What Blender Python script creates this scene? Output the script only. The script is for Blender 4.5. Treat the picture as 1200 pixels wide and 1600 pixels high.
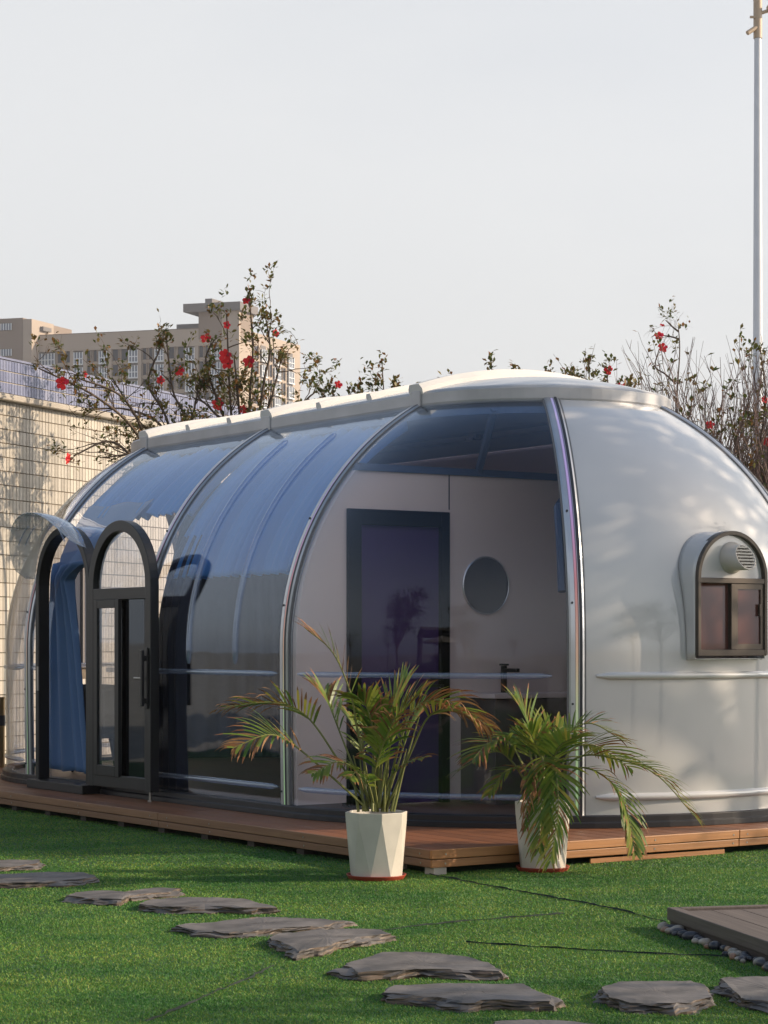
import bpy, math, random
import numpy as np
from mathutils import Vector, Matrix
R_ = math.radians
rnd = random.Random(7)
for o in list(bpy.data.objects): bpy.data.objects.remove(o)
SC = bpy.context.scene; COL = SC.collection

# ------------------------------------------------------------------ camera, sky, sun, exposure
F, HZ, CH = 3392.0, 1003.0, 1.35            # focal length in photo pixels, horizon row, eye height
cam = bpy.data.cameras.new('camera'); camo = bpy.data.objects.new('camera', cam); COL.objects.link(camo)
camo.location = (0, 0, CH); camo.rotation_euler = (R_(90), 0, 0)
cam.sensor_fit = 'VERTICAL'; cam.sensor_height = 24; cam.sensor_width = 18
cam.lens = F / 1600 * 24; cam.shift_y = (HZ - 800) / 1600
cam.clip_start = 0.1; cam.clip_end = 4000
SC.camera = camo
SUN_AZ, SUN_EL = 3.0, 23.0                   # degrees from +X towards +Y, elevation
W = bpy.data.worlds.new('World'); SC.world = W; W.use_nodes = True
wn = W.node_tree.nodes; wl = W.node_tree.links
sky = wn.new('ShaderNodeTexSky'); sky.sky_type = 'NISHITA'; sky.sun_disc = False
sky.sun_elevation = R_(SUN_EL); sky.sun_rotation = R_(90 - SUN_AZ)
sky.air_density = 1.3; sky.dust_density = 4.0; sky.ozone_density = 1.5
hs = wn.new('ShaderNodeHueSaturation'); hs.inputs['Saturation'].default_value = 0.22
wl.new(sky.outputs[0], hs.inputs['Color'])
cl = wn.new('ShaderNodeTexNoise'); cl.inputs['Scale'].default_value = 1.6; cl.inputs['Detail'].default_value = 5
mp = wn.new('ShaderNodeMapping'); mp.inputs['Scale'].default_value = (1, 1, 3)
tcw = wn.new('ShaderNodeTexCoord'); wl.new(tcw.outputs['Generated'], mp.inputs[0]); wl.new(mp.outputs[0], cl.inputs['Vector'])
mixc = wn.new('ShaderNodeMix'); mixc.data_type = 'RGBA'; mixc.inputs[0].default_value = 0.45
wl.new(hs.outputs[0], mixc.inputs[6])
cr = wn.new('ShaderNodeValToRGB'); cr.color_ramp.elements[0].color = (6.7, 6.95, 7.5, 1); cr.color_ramp.elements[1].color = (8.2, 8.25, 8.4, 1)
cr.color_ramp.elements[0].position = 0.35; cr.color_ramp.elements[1].position = 0.65
wl.new(cl.outputs['Fac'], cr.inputs[0]); wl.new(cr.outputs[0], mixc.inputs[7])
bg = wn['Background']; bg.inputs[1].default_value = 0.106
sxw = wn.new('ShaderNodeSeparateXYZ'); wl.new(tcw.outputs['Generated'], sxw.inputs[0])
mrw = wn.new('ShaderNodeMapRange'); mrw.interpolation_type = 'SMOOTHSTEP'; mrw.inputs[1].default_value = 0.22; mrw.inputs[2].default_value = 0.85; mrw.inputs[3].default_value = 0.0; mrw.inputs[4].default_value = 0.85
wl.new(sxw.outputs['Z'], mrw.inputs[0])
mixz = wn.new('ShaderNodeMix'); mixz.data_type = 'RGBA'; wl.new(mrw.outputs[0], mixz.inputs[0]); wl.new(mixc.outputs[2], mixz.inputs[6])
hz2 = wn.new('ShaderNodeHueSaturation'); hz2.inputs['Saturation'].default_value = 1.4; hz2.inputs['Value'].default_value = 1.1; wl.new(sky.outputs[0], hz2.inputs['Color']); wl.new(hz2.outputs[0], mixz.inputs[7])
wl.new(mixz.outputs[2], bg.inputs[0])
sl = bpy.data.lights.new('sun', 'SUN'); sl.energy = 4.1; sl.angle = R_(0.6); sl.color = (1.0, 0.80, 0.58)
so = bpy.data.objects.new('sun', sl); COL.objects.link(so)
sd = Vector((math.cos(R_(SUN_EL)) * math.cos(R_(SUN_AZ)), math.cos(R_(SUN_EL)) * math.sin(R_(SUN_AZ)), math.sin(R_(SUN_EL))))
so.rotation_euler = sd.to_track_quat('Z', 'Y').to_euler()
vs = SC.view_settings; vs.view_transform = 'Standard'; vs.look = 'None'; vs.exposure = 0.56; vs.gamma = 1.0; vs.use_curve_mapping = False
SC.cycles.transparent_max_bounces = 24; SC.cycles.max_bounces = 10

# ------------------------------------------------------------------ pixel helpers
def gp(x, y, z=0.0):                       # photo pixel -> point on the level plane z
    Y = F * (CH - z) / (y - HZ); return Vector(((x - 600) / F * Y, Y, z))
def at(x, y, Y):                           # photo pixel -> point at depth Y
    return Vector(((x - 600) / F * Y, Y, CH + (HZ - y) / F * Y))

# ------------------------------------------------------------------ materials
M = {}
def mat(name, col, rough=0.6, metal=0.0, noise=0.0, nscale=8.0, bump=0.0, bscale=60.0, spec=0.5, trans=0.0, coat=0.0):
    m = bpy.data.materials.new(name); m.use_nodes = True; n = m.node_tree.nodes; l = m.node_tree.links
    b = n['Principled BSDF']; b.inputs['Base Color'].default_value = (*col, 1); b.inputs['Roughness'].default_value = rough
    b.inputs['Metallic'].default_value = metal; b.inputs['Specular IOR Level'].default_value = spec
    b.inputs['Coat Weight'].default_value = coat
    if noise or bump:
        tc = n.new('ShaderNodeTexCoord')
    if noise:
        t = n.new('ShaderNodeTexNoise'); t.inputs['Scale'].default_value = nscale; t.inputs['Detail'].default_value = 6
        l.new(tc.outputs['Object'], t.inputs['Vector'])
        r = n.new('ShaderNodeValToRGB')
        r.color_ramp.elements[0].position = 0.3; r.color_ramp.elements[1].position = 0.7
        r.color_ramp.elements[0].color = (*[c * (1 - noise) for c in col], 1); r.color_ramp.elements[1].color = (*[min(1, c * (1 + noise)) for c in col], 1)
        l.new(t.outputs['Fac'], r.inputs[0]); l.new(r.outputs[0], b.inputs['Base Color'])
    if bump:
        t2 = n.new('ShaderNodeTexNoise'); t2.inputs['Scale'].default_value = bscale; t2.inputs['Detail'].default_value = 5
        l.new(tc.outputs['Object'], t2.inputs['Vector'])
        bp = n.new('ShaderNodeBump'); bp.inputs['Strength'].default_value = bump; bp.inputs['Distance'].default_value = 0.02
        l.new(t2.outputs['Fac'], bp.inputs['Height']); l.new(bp.outputs[0], b.inputs['Normal'])
    M[name] = m; return m

def rand_island(name, cols, rough=0.6, trans=0.0, spec=0.3):
    """colour picked per loose piece of the mesh"""
    m = bpy.data.materials.new(name); m.use_nodes = True; n = m.node_tree.nodes; l = m.node_tree.links
    b = n['Principled BSDF']; b.inputs['Roughness'].default_value = rough; b.inputs['Specular IOR Level'].default_value = spec
    g = n.new('ShaderNodeNewGeometry'); r = n.new('ShaderNodeValToRGB')
    el = r.color_ramp.elements
    while len(el) < len(cols): el.new(0.5)
    for i, c in enumerate(cols): el[i].position = i / max(1, len(cols) - 1); el[i].color = (*c, 1)
    l.new(g.outputs['Random Per Island'], r.inputs[0]); l.new(r.outputs[0], b.inputs['Base Color'])
    if trans:
        tr = n.new('ShaderNodeBsdfTranslucent'); l.new(r.outputs[0], tr.inputs[0])
        mx = n.new('ShaderNodeMixShader'); mx.inputs[0].default_value = trans
        l.new(b.outputs[0], mx.inputs[1]); l.new(tr.outputs[0], mx.inputs[2]); l.new(mx.outputs[0], n['Material Output'].inputs[0])
    M[name] = m; return m

def clear(name, tint, f0=0.05, rough=0.015, wav=0.0, wscale=1.5, haze=0.0, hazecol=(0.7, 0.75, 0.8)):
    """clear sheet: tinted see-through plus Schlick mirror reflection (same from both sides)"""
    m = bpy.data.materials.new(name); m.use_nodes = True; n = m.node_tree.nodes; l = m.node_tree.links
    for x in list(n):
        if x.type == 'BSDF_PRINCIPLED': n.remove(x)
    t = n.new('ShaderNodeBsdfTransparent'); t.inputs[0].default_value = (*tint, 1)
    g = n.new('ShaderNodeBsdfGlossy'); g.inputs['Roughness'].default_value = rough; g.inputs['Color'].default_value = (.80, .89, 1.0, 1)
    geo = n.new('ShaderNodeNewGeometry')
    d = n.new('ShaderNodeVectorMath'); d.operation = 'DOT_PRODUCT'; l.new(geo.outputs['Normal'], d.inputs[0]); l.new(geo.outputs['Incoming'], d.inputs[1])
    a = n.new('ShaderNodeMath'); a.operation = 'ABSOLUTE'; l.new(d.outputs['Value'], a.inputs[0])
    s = n.new('ShaderNodeMath'); s.operation = 'SUBTRACT'; s.inputs[0].default_value = 1.0; l.new(a.outputs[0], s.inputs[1]); s.use_clamp = True
    p = n.new('ShaderNodeMath'); p.operation = 'POWER'; l.new(s.outputs[0], p.inputs[0]); p.inputs[1].default_value = 4
    q = n.new('ShaderNodeMath'); q.operation = 'MULTIPLY_ADD'; l.new(p.outputs[0], q.inputs[0]); q.inputs[1].default_value = 1 - f0; q.inputs[2].default_value = f0
    if wav:
        tc = n.new('ShaderNodeTexCoord'); nz = n.new('ShaderNodeTexNoise'); nz.inputs['Scale'].default_value = wscale; nz.inputs['Detail'].default_value = 2
        l.new(tc.outputs['Object'], nz.inputs['Vector'])
        bp = n.new('ShaderNodeBump'); bp.inputs['Strength'].default_value = wav; bp.inputs['Distance'].default_value = 0.05
        l.new(nz.outputs['Fac'], bp.inputs['Height']); l.new(bp.outputs[0], g.inputs['Normal'])
    base = t
    if haze:
        df = n.new('ShaderNodeBsdfDiffuse'); df.inputs[0].default_value = (*hazecol, 1)
        mh = n.new('ShaderNodeMixShader'); mh.inputs[0].default_value = haze
        l.new(t.outputs[0], mh.inputs[1]); l.new(df.outputs[0], mh.inputs[2]); base = mh
    mx = n.new('ShaderNodeMixShader'); l.new(q.outputs[0], mx.inputs[0]); l.new(base.outputs[0], mx.inputs[1]); l.new(g.outputs[0], mx.inputs[2])
    l.new(mx.outputs[0], n['Material Output'].inputs[0]); M[name] = m; return m

def cloth(name, col, through=0.0, trans=0.4):
    m = bpy.data.materials.new(name); m.use_nodes = True; n = m.node_tree.nodes; l = m.node_tree.links
    b = n['Principled BSDF']; b.inputs['Base Color'].default_value = (*col, 1); b.inputs['Roughness'].default_value = 0.55
    b.inputs['Sheen Weight'].default_value = 0.3
    t = n.new('ShaderNodeBsdfTranslucent'); t.inputs[0].default_value = (*col, 1)
    mx = n.new('ShaderNodeMixShader'); mx.inputs[0].default_value = trans; l.new(b.outputs[0], mx.inputs[1]); l.new(t.outputs[0], mx.inputs[2]); out = mx
    if through:
        tp = n.new('ShaderNodeBsdfTransparent'); m2 = n.new('ShaderNodeMixShader'); m2.inputs[0].default_value = through
        l.new(mx.outputs[0], m2.inputs[1]); l.new(tp.outputs[0], m2.inputs[2]); out = m2
    l.new(out.outputs[0], n['Material Output'].inputs[0]); M[name] = m; return m

clear('polycarbonate', (0.965, 0.965, 0.98), f0=0.022, wav=0.10, wscale=1.3)
clear('ridge_clear', (0.80, 0.84, 0.92), f0=0.12, rough=0.05, haze=0.10, hazecol=(0.6, 0.68, 0.8))
clear('visor_clear', (0.86, 0.88, 0.90), f0=0.05, rough=0.04, haze=0.30, hazecol=(0.74, 0.76, 0.78))
clear('door_glass', (0.85, 0.85, 0.85), f0=0.10, rough=0.01, wav=0.03)
clear('dark_glass', (0.03, 0.03, 0.035), f0=0.06, rough=0.03)
clear('brown_glass', (0.20, 0.09, 0.07), f0=0.05, rough=0.02, haze=0.6, hazecol=(0.17, 0.075, 0.06))
mat('white_shell', (0.525, 0.525, 0.525), 0.10, noise=0.07, nscale=1.2, bump=0.03, bscale=1.6, coat=1.0, spec=0.8)
mat('white_band', (0.66, 0.65, 0.63), 0.4)  # bands made whiter than the roof so their sunlit look is in the colour
mat('white_roof', (0.46, 0.48, 0.51), 0.22, noise=0.06, nscale=2.0)  # grey-blue of the reflected sky is put into the roof colour
mat('aluminium', (0.52, 0.53, 0.55), 0.32, metal=0.85, noise=0.08, nscale=4)
mat('roof_lip', (0.40, 0.40, 0.41), 0.40, metal=0.3, noise=0.12, nscale=3)
mat('rubber', (0.03, 0.032, 0.038), 0.45)
mat('seal_grey', (0.16, 0.16, 0.165), 0.5)
mat('black_metal', (0.013, 0.013, 0.014), 0.36, noise=0.1)
mat('skirt_black', (0.014, 0.014, 0.016), 0.40)
mat('bronze_frame', (0.075, 0.06, 0.048), 0.38, metal=0.4)
mat('inner_wall', (0.74, 0.62, 0.58), 0.55, noise=0.03, nscale=2)
mat('blue_beam', (0.06, 0.09, 0.16), 0.45)
mat('plum_glass', (0.062, 0.034, 0.115), 0.25, spec=0.3)
mat('matte_black', (0.005, 0.005, 0.006), 0.6, spec=0.15)
mat('mirror', (0.42, 0.42, 0.43), 0.03, metal=1.0)
mat('inner_floor', (0.16, 0.085, 0.05), 0.45, noise=0.2, nscale=5)
mat('grout', (0.13, 0.105, 0.078), 0.9, noise=0.15, nscale=10)
mat('concrete', (0.36, 0.33, 0.29), 0.85, noise=0.15, nscale=3)
mat('paving', (0.30, 0.275, 0.235), 0.9, noise=0.15, nscale=0.5)
mat('lawn_base', (0.026, 0.088, 0.018), 0.9, noise=0.35, nscale=1.2, bump=0.4, bscale=120)
mat('seam', (0.006, 0.016, 0.012), 0.9)
mat('grey_post', (0.56, 0.60, 0.66), 0.45, noise=0.06, nscale=2)
mat('lamp_tan', (0.42, 0.33, 0.24), 0.5)
mat('pot_cream', (0.55, 0.52, 0.46), 0.50, noise=0.13, nscale=5, bump=0.05, bscale=150)
mat('terracotta', (0.30, 0.045, 0.022), 0.5)
mat('soil', (0.035, 0.024, 0.015), 0.95, bump=0.6)
mat('bark', (0.095, 0.068, 0.05), 0.9, noise=0.3, nscale=20)
mat('twig', (0.15, 0.105, 0.09), 0.9, noise=0.25, nscale=6)
mat('rachis', (0.16, 0.17, 0.045), 0.55, noise=0.3, nscale=6)
mat('brass', (0.42, 0.30, 0.16), 0.28, metal=0.9)
mat('stop_steel', (0.4, 0.38, 0.35), 0.3, metal=0.9)
mat('building_tan', (0.36, 0.30, 0.25), 0.9, noise=0.05, nscale=0.1)
mat('building_dark', (0.22, 0.175, 0.145), 0.9)
mat('building_slab', (0.16, 0.15, 0.15), 0.9)
mat('window_dark', (0.04, 0.046, 0.065), 0.6, spec=0.2)
mat('window_white', (0.62, 0.65, 0.69), 0.4)
mat('window_glass', (0.14, 0.17, 0.22), 0.4, spec=0.3)
mat('hedge_core', (0.02, 0.04, 0.012), 0.9)
mat('canopy_cloth', (0.30, 0.26, 0.22), 0.9)
mat('hull_black', (0.012, 0.012, 0.013), 0.5)
def turf_mat():
    m = rand_island('turf', [(0.033, 0.140, 0.028), (0.070, 0.250, 0.042), (0.115, 0.300, 0.052), (0.200, 0.300, 0.068), (0.055, 0.215, 0.040)], 0.55, 0.25)
    n = m.node_tree.nodes; l = m.node_tree.links; b = n['Principled BSDF']; src = b.inputs['Base Color'].links[0].from_socket
    tc = n.new('ShaderNodeTexCoord'); mp_ = n.new('ShaderNodeMapping'); mp_.inputs['Scale'].default_value = (.7, 1.1, 1); nz = n.new('ShaderNodeTexNoise'); nz.inputs['Scale'].default_value = 1.3; nz.inputs['Detail'].default_value = 7; nz.inputs['Roughness'].default_value = .62
    l.new(tc.outputs['Object'], mp_.inputs[0]); l.new(mp_.outputs[0], nz.inputs['Vector'])
    r = n.new('ShaderNodeValToRGB'); r.color_ramp.elements[0].position = .36; r.color_ramp.elements[1].position = .66; r.color_ramp.elements[0].color = (.50, .66, .62, 1); r.color_ramp.elements[1].color = (1.75, 1.22, 1.15, 1); l.new(nz.outputs['Fac'], r.inputs[0])
    mm = n.new('ShaderNodeMix'); mm.data_type = 'RGBA'; mm.blend_type = 'MULTIPLY'; mm.inputs[0].default_value = 1; l.new(src, mm.inputs[6]); l.new(r.outputs[0], mm.inputs[7])
    for k in list(src.links):
        if k.to_node != mm: t = k.to_socket; l.new(mm.outputs[2], t)
turf_mat()
rand_island('leaf_hibiscus', [(0.05, 0.075, 0.018), (0.09, 0.12, 0.028), (0.15, 0.15, 0.04), (0.22, 0.14, 0.045), (0.06, 0.085, 0.022), (0.26, 0.11, 0.035), (0.08, 0.105, 0.025), (0.18, 0.16, 0.06)], 0.45, 0.3)
rand_island('leaf_tree', [(0.025, 0.05, 0.012), (0.05, 0.09, 0.02), (0.04, 0.07, 0.015)], 0.5, 0.25)
rand_island('frond_green', [(0.055, 0.115, 0.018), (0.11, 0.185, 0.026), (0.23, 0.255, 0.04), (0.075, 0.15, 0.03), (0.32, 0.28, 0.05)], 0.38, 0.35)
rand_island('frond_brown', [(0.14, 0.06, 0.025), (0.25, 0.11, 0.045), (0.30, 0.17, 0.07), (0.10, 0.05, 0.03)], 0.7, 0.2)
rand_island('petal_red', [(0.62, 0.018, 0.035), (0.72, 0.03, 0.03), (0.55, 0.015, 0.06)], 0.5, 0.35)
rand_island('tile_cream_all', [(0.42, 0.385, 0.33), (0.50, 0.465, 0.405), (0.36, 0.33, 0.285), (0.54, 0.505, 0.45)], 0.35, 0, 0.4)
cloth('curtain_blue', (0.12, 0.235, 0.45), 0.0, 0.35)
cloth('curtain_sheer', (0.11, 0.38, 0.80), 0.03, 0.45)
cloth('curtain_navy', (0.012, 0.020, 0.050), 0.0, 0.15)

def obj_random(name, cols, rough=0.4):
    m = bpy.data.materials.new(name); m.use_nodes = True; n = m.node_tree.nodes; l = m.node_tree.links
    oi = n.new('ShaderNodeObjectInfo'); r = n.new('ShaderNodeValToRGB'); el = r.color_ramp.elements
    while len(el) < len(cols): el.new(0.5)
    for i, c in enumerate(cols): el[i].position = i / (len(cols) - 1); el[i].color = (*c, 1)
    l.new(oi.outputs['Random'], r.inputs[0])
    tc = n.new('ShaderNodeTexCoord'); nz = n.new('ShaderNodeTexNoise'); nz.inputs['Scale'].default_value = 30; l.new(tc.outputs['Object'], nz.inputs['Vector'])
    mm = n.new('ShaderNodeMix'); mm.data_type = 'RGBA'; mm.blend_type = 'MULTIPLY'; mm.inputs[0].default_value = 0.3
    l.new(r.outputs[0], mm.inputs[6]); l.new(nz.outputs['Fac'], mm.inputs[7])
    b = n['Principled BSDF']; b.inputs['Roughness'].default_value = rough; l.new(mm.outputs[2], b.inputs['Base Color'])
    M[name] = m
obj_random('tile_cream', [(0.42, 0.385, 0.33), (0.50, 0.465, 0.405), (0.36, 0.33, 0.285), (0.54, 0.505, 0.45)])
obj_random('tile_blue', [(0.17, 0.19, 0.31), (0.22, 0.245, 0.37), (0.14, 0.16, 0.27), (0.27, 0.29, 0.40)], 0.3)
obj_random('pebble_dark', [(0.018, 0.02, 0.028), (0.03, 0.035, 0.045), (0.045, 0.048, 0.06), (0.07, 0.07, 0.08)], 0.35)
obj_random('pebble_pale', [(0.33, 0.28, 0.22), (0.42, 0.39, 0.34), (0.27, 0.25, 0.21)], 0.35)
obj_random('pebble_tan', [(0.26, 0.14, 0.08), (0.30, 0.19, 0.11)], 0.35)

def wood(name, c1, c2, rough, axis):
    m = bpy.data.materials.new(name); m.use_nodes = True; n = m.node_tree.nodes; l = m.node_tree.links
    tc = n.new('ShaderNodeTexCoord'); mpn = n.new('ShaderNodeMapping'); l.new(tc.outputs['Object'], mpn.inputs[0])
    mpn.inputs['Scale'].default_value = {'x': (1.2, 40, 40), 'y': (40, 1.2, 40)}[axis]
    nz = n.new('ShaderNodeTexNoise'); nz.inputs['Scale'].default_value = 1.5; nz.inputs['Detail'].default_value = 6; nz.inputs['Roughness'].default_value = 0.65
    l.new(mpn.outputs[0], nz.inputs['Vector'])
    r = n.new('ShaderNodeValToRGB'); r.color_ramp.elements[0].color = (*c1, 1); r.color_ramp.elements[1].color = (*c2, 1)
    r.color_ramp.elements[0].position = 0.3; r.color_ramp.elements[1].position = 0.7; l.new(nz.outputs['Fac'], r.inputs[0])
    oi = n.new('ShaderNodeObjectInfo'); mr = n.new('ShaderNodeMapRange'); mr.inputs[3].default_value = 0.8; mr.inputs[4].default_value = 1.15; l.new(oi.outputs['Random'], mr.inputs[0])
    mm = n.new('ShaderNodeMix'); mm.data_type = 'RGBA'; mm.blend_type = 'MULTIPLY'; mm.inputs[0].default_value = 1
    l.new(r.outputs[0], mm.inputs[6]); l.new(mr.outputs[0], mm.inputs[7])
    b = n['Principled BSDF']; b.inputs['Roughness'].default_value = rough; l.new(mm.outputs[2], b.inputs['Base Color'])
    bp = n.new('ShaderNodeBump'); bp.inputs['Strength'].default_value = 0.15; bp.inputs['Distance'].default_value = 0.01; l.new(nz.outputs['Fac'], bp.inputs['Height']); l.new(bp.outputs[0], b.inputs['Normal'])
    M[name] = m
wood('deck_wood', (0.165, 0.062, 0.026), (0.27, 0.108, 0.046), 0.5, 'y')
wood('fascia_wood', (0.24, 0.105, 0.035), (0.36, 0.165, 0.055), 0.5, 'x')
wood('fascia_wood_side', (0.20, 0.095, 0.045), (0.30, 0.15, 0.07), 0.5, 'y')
wood('dark_wood', (0.075, 0.060, 0.052), (0.14, 0.115, 0.10), 0.7, 'y')
wood('dark_fascia', (0.045, 0.035, 0.029), (0.075, 0.06, 0.05), 0.7, 'y')

def slate():
    m = bpy.data.materials.new('slate'); m.use_nodes = True; n = m.node_tree.nodes; l = m.node_tree.links
    tc = n.new('ShaderNodeTexCoord'); nz = n.new('ShaderNodeTexNoise'); nz.inputs['Scale'].default_value = 7; nz.inputs['Detail'].default_value = 8; l.new(tc.outputs['Object'], nz.inputs['Vector'])
    g = n.new('ShaderNodeNewGeometry'); sx = n.new('ShaderNodeSeparateXYZ'); l.new(g.outputs['Normal'], sx.inputs[0])
    r = n.new('ShaderNodeValToRGB'); r.color_ramp.elements[0].color = (0.075, 0.070, 0.066, 1); r.color_ramp.elements[1].color = (0.165, 0.152, 0.144, 1)
    r.color_ramp.elements[0].position = 0.35; r.color_ramp.elements[1].position = 0.68; l.new(nz.outputs['Fac'], r.inputs[0])
    mp2 = n.new('ShaderNodeMapping'); mp2.inputs['Scale'].default_value = (3, 3, 40); l.new(tc.outputs['Object'], mp2.inputs[0])
    nb = n.new('ShaderNodeTexNoise'); nb.inputs['Scale'].default_value = 2.5; nb.inputs['Detail'].default_value = 6; l.new(mp2.outputs[0], nb.inputs['Vector'])
    r2 = n.new('ShaderNodeValToRGB'); r2.color_ramp.elements[0].color = (0.022, 0.019, 0.018, 1); r2.color_ramp.elements[1].color = (0.21, 0.150, 0.105, 1); r2.color_ramp.elements[0].position = 0.42; r2.color_ramp.elements[1].position = 0.72
    l.new(nb.outputs['Fac'], r2.inputs[0])
    st = n.new('ShaderNodeMath'); st.operation = 'GREATER_THAN'; st.inputs[1].default_value = 0.8; l.new(sx.outputs['Z'], st.inputs[0])
    mm = n.new('ShaderNodeMix'); mm.data_type = 'RGBA'; l.new(st.outputs[0], mm.inputs[0]); l.new(r2.outputs[0], mm.inputs[6]); l.new(r.outputs[0], mm.inputs[7])
    b = n['Principled BSDF']; b.inputs['Roughness'].default_value = 0.62; l.new(mm.outputs[2], b.inputs['Base Color'])
    bp = n.new('ShaderNodeBump'); bp.inputs['Strength'].default_value = 0.5; bp.inputs['Distance'].default_value = 0.012; l.new(nz.outputs['Fac'], bp.inputs['Height']); l.new(bp.outputs[0], b.inputs['Normal'])
    M['slate'] = m
slate()

def led_mat():
    m = bpy.data.materials.new('led_strip'); m.use_nodes = True; n = m.node_tree.nodes; l = m.node_tree.links
    tc = n.new('ShaderNodeTexCoord'); sx = n.new('ShaderNodeSeparateXYZ'); l.new(tc.outputs['Object'], sx.inputs[0])
    mr = n.new('ShaderNodeMapRange'); mr.inputs[1].default_value = 0; mr.inputs[2].default_value = 2.9; l.new(sx.outputs['Z'], mr.inputs[0])
    r = n.new('ShaderNodeValToRGB'); el = r.color_ramp.elements
    cols = [(0, (0.50, 0.85, 0.42)), (0.25, (0.66, 0.80, 0.48)), (0.38, (0.85, 0.55, 0.38)), (0.55, (0.75, 0.30, 0.32)), (0.72, (0.62, 0.42, 0.80)), (1.0, (0.55, 0.50, 0.80))]
    while len(el) < len(cols): el.new(0.5)
    for e, (p, c) in zip(el, cols): e.position = p; e.color = (*c, 1)
    l.new(mr.outputs[0], r.inputs[0]); b = n['Principled BSDF']; l.new(r.outputs[0], b.inputs['Base Color'])
    b.inputs['Roughness'].default_value = 0.3
    l.new(r.outputs[0], b.inputs['Emission Color']); b.inputs['Emission Strength'].default_value = 0.10
    M['led_strip'] = m
led_mat()

# ------------------------------------------------------------------ mesh helpers
class MB:
    def __init__(s): s.v = []; s.f = []; s.mi = []
    def quad(s, a, b, c, d, mi=0):
        k = len(s.v); s.v += [tuple(a), tuple(b), tuple(c), tuple(d)]; s.f.append((k, k + 1, k + 2, k + 3)); s.mi.append(mi)
    def tri(s, a, b, c, mi=0):
        k = len(s.v); s.v += [tuple(a), tuple(b), tuple(c)]; s.f.append((k, k + 1, k + 2)); s.mi.append(mi)
    def poly(s, pts, mi=0):
        k = len(s.v); s.v += [tuple(p) for p in pts]; s.f.append(tuple(range(k, k + len(pts)))); s.mi.append(mi)
    def grid(s, rows, closed=False, mi=0):
        k = len(s.v); nr = len(rows); nc = len(rows[0])
        for r in rows: s.v += [tuple(p) for p in r]
        for i in range(nr - 1):
            for j in range(nc if closed else nc - 1):
                j2 = (j + 1) % nc
                s.f.append((k + i * nc + j, k + i * nc + j2, k + (i + 1) * nc + j2, k + (i + 1) * nc + j)); s.mi.append(mi)
    def box(s, x0, x1, y0, y1, z0, z1, mi=0, Mx=None):
        P = [(x, y, z) for z in (z0, z1) for y in (y0, y1) for x in (x0, x1)]
        if Mx is not None: P = [tuple(Mx @ Vector(p)) for p in P]
        k = len(s.v); s.v += P
        for f in ((0, 2, 3, 1), (4, 5, 7, 6), (0, 1, 5, 4), (2, 6, 7, 3), (0, 4, 6, 2), (1, 3, 7, 5)): s.f.append(tuple(k + i for i in f)); s.mi.append(mi)
    def tube(s, pts, rad, n=6, caps=True, mi=0):
        pts = [Vector(p) for p in pts]; rads = rad if isinstance(rad, (list, tuple)) else [rad] * len(pts)
        rows = []; up = Vector((0, 0, 1)); prev = None
        for i, p in enumerate(pts):
            t = (pts[min(i + 1, len(pts) - 1)] - pts[max(i - 1, 0)])
            if t.length < 1e-9: t = Vector((0, 0, 1))
            t.normalize()
            if prev is None:
                a = t.cross(up if abs(t.z) < 0.9 else Vector((1, 0, 0))).normalized()
            else:
                a = (prev - t * prev.dot(t))
                a = a.normalized() if a.length > 1e-6 else t.orthogonal().normalized()
            prev = a; b = t.cross(a)
            rows.append([p + (a * math.cos(2 * math.pi * j / n) + b * math.sin(2 * math.pi * j / n)) * rads[i] for j in range(n)])
        s.grid(rows, True, mi)
        if caps: s.poly(rows[0][::-1], mi); s.poly(rows[-1], mi)
    def sweep(s, frames, sec, closed=False, caps=True, mi=0):
        """frames: (point, xaxis, yaxis); sec: list of (x, y) closed section"""
        rows = [[p + a * x + b * y for (x, y) in sec] for (p, a, b) in frames]
        if closed: rows.append(rows[0])
        s.grid(rows, True, mi)
        if caps and not closed: s.poly(rows[0][::-1], mi); s.poly(rows[-1], mi)
    def build(s, name, m, parent=None, smooth=False):
        me = bpy.data.meshes.new(name); me.from_pydata(s.v, [], s.f); 
        for x in (m if isinstance(m, (list, tuple)) else [m]): me.materials.append(M[x])
        if any(s.mi): me.polygons.foreach_set('material_index', s.mi)
        if smooth: me.polygons.foreach_set('use_smooth', [True] * len(me.polygons))
        me.update(); o = bpy.data.objects.new(name, me); COL.objects.link(o)
        if parent: o.parent = parent
        return o
def weld(o, d=0.0005):
    import bmesh
    bm = bmesh.new(); bm.from_mesh(o.data); bmesh.ops.remove_doubles(bm, verts=bm.verts, dist=d); bmesh.ops.recalc_face_normals(bm, faces=bm.faces); bm.to_mesh(o.data); bm.free(); return o
def shell_normals(o):
    me = o.data; ns = []
    for v in me.vertices:
        x, y, z = v.co; c = 0 if y < 0 else (VL if y > VL else y); d = Vector((x, y - c, 0)); d = d.normalized() if d.length > 1e-6 else Vector((1, 0, 0))
        e = nrm_el(z + DZ); ns.append((d * math.cos(e) + Vector((0, 0, math.sin(e)))).normalized())
    me.normals_split_custom_set_from_vertices(ns)
    return o
def solid(o, t, off=-1.0):
    md = o.modifiers.new('thickness', 'SOLIDIFY'); md.thickness = t; md.offset = off; return o
def bev(o, w=0.004, seg=2):
    md = o.modifiers.new('bevel', 'BEVEL'); md.width = w; md.segments = seg; md.limit_method = 'ANGLE'; return o
def tag(o, label, cat=None, group=None, kind=None):
    if label: o['label'] = label
    if cat: o['category'] = cat
    if group: o['group'] = group
    if kind: o['kind'] = kind
    return o
def empty(name, loc, rz=0.0):
    o = bpy.data.objects.new(name, None); COL.objects.link(o); o.location = loc; o.rotation_euler = (0, 0, rz); o.empty_display_size = 0.2; return o
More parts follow.
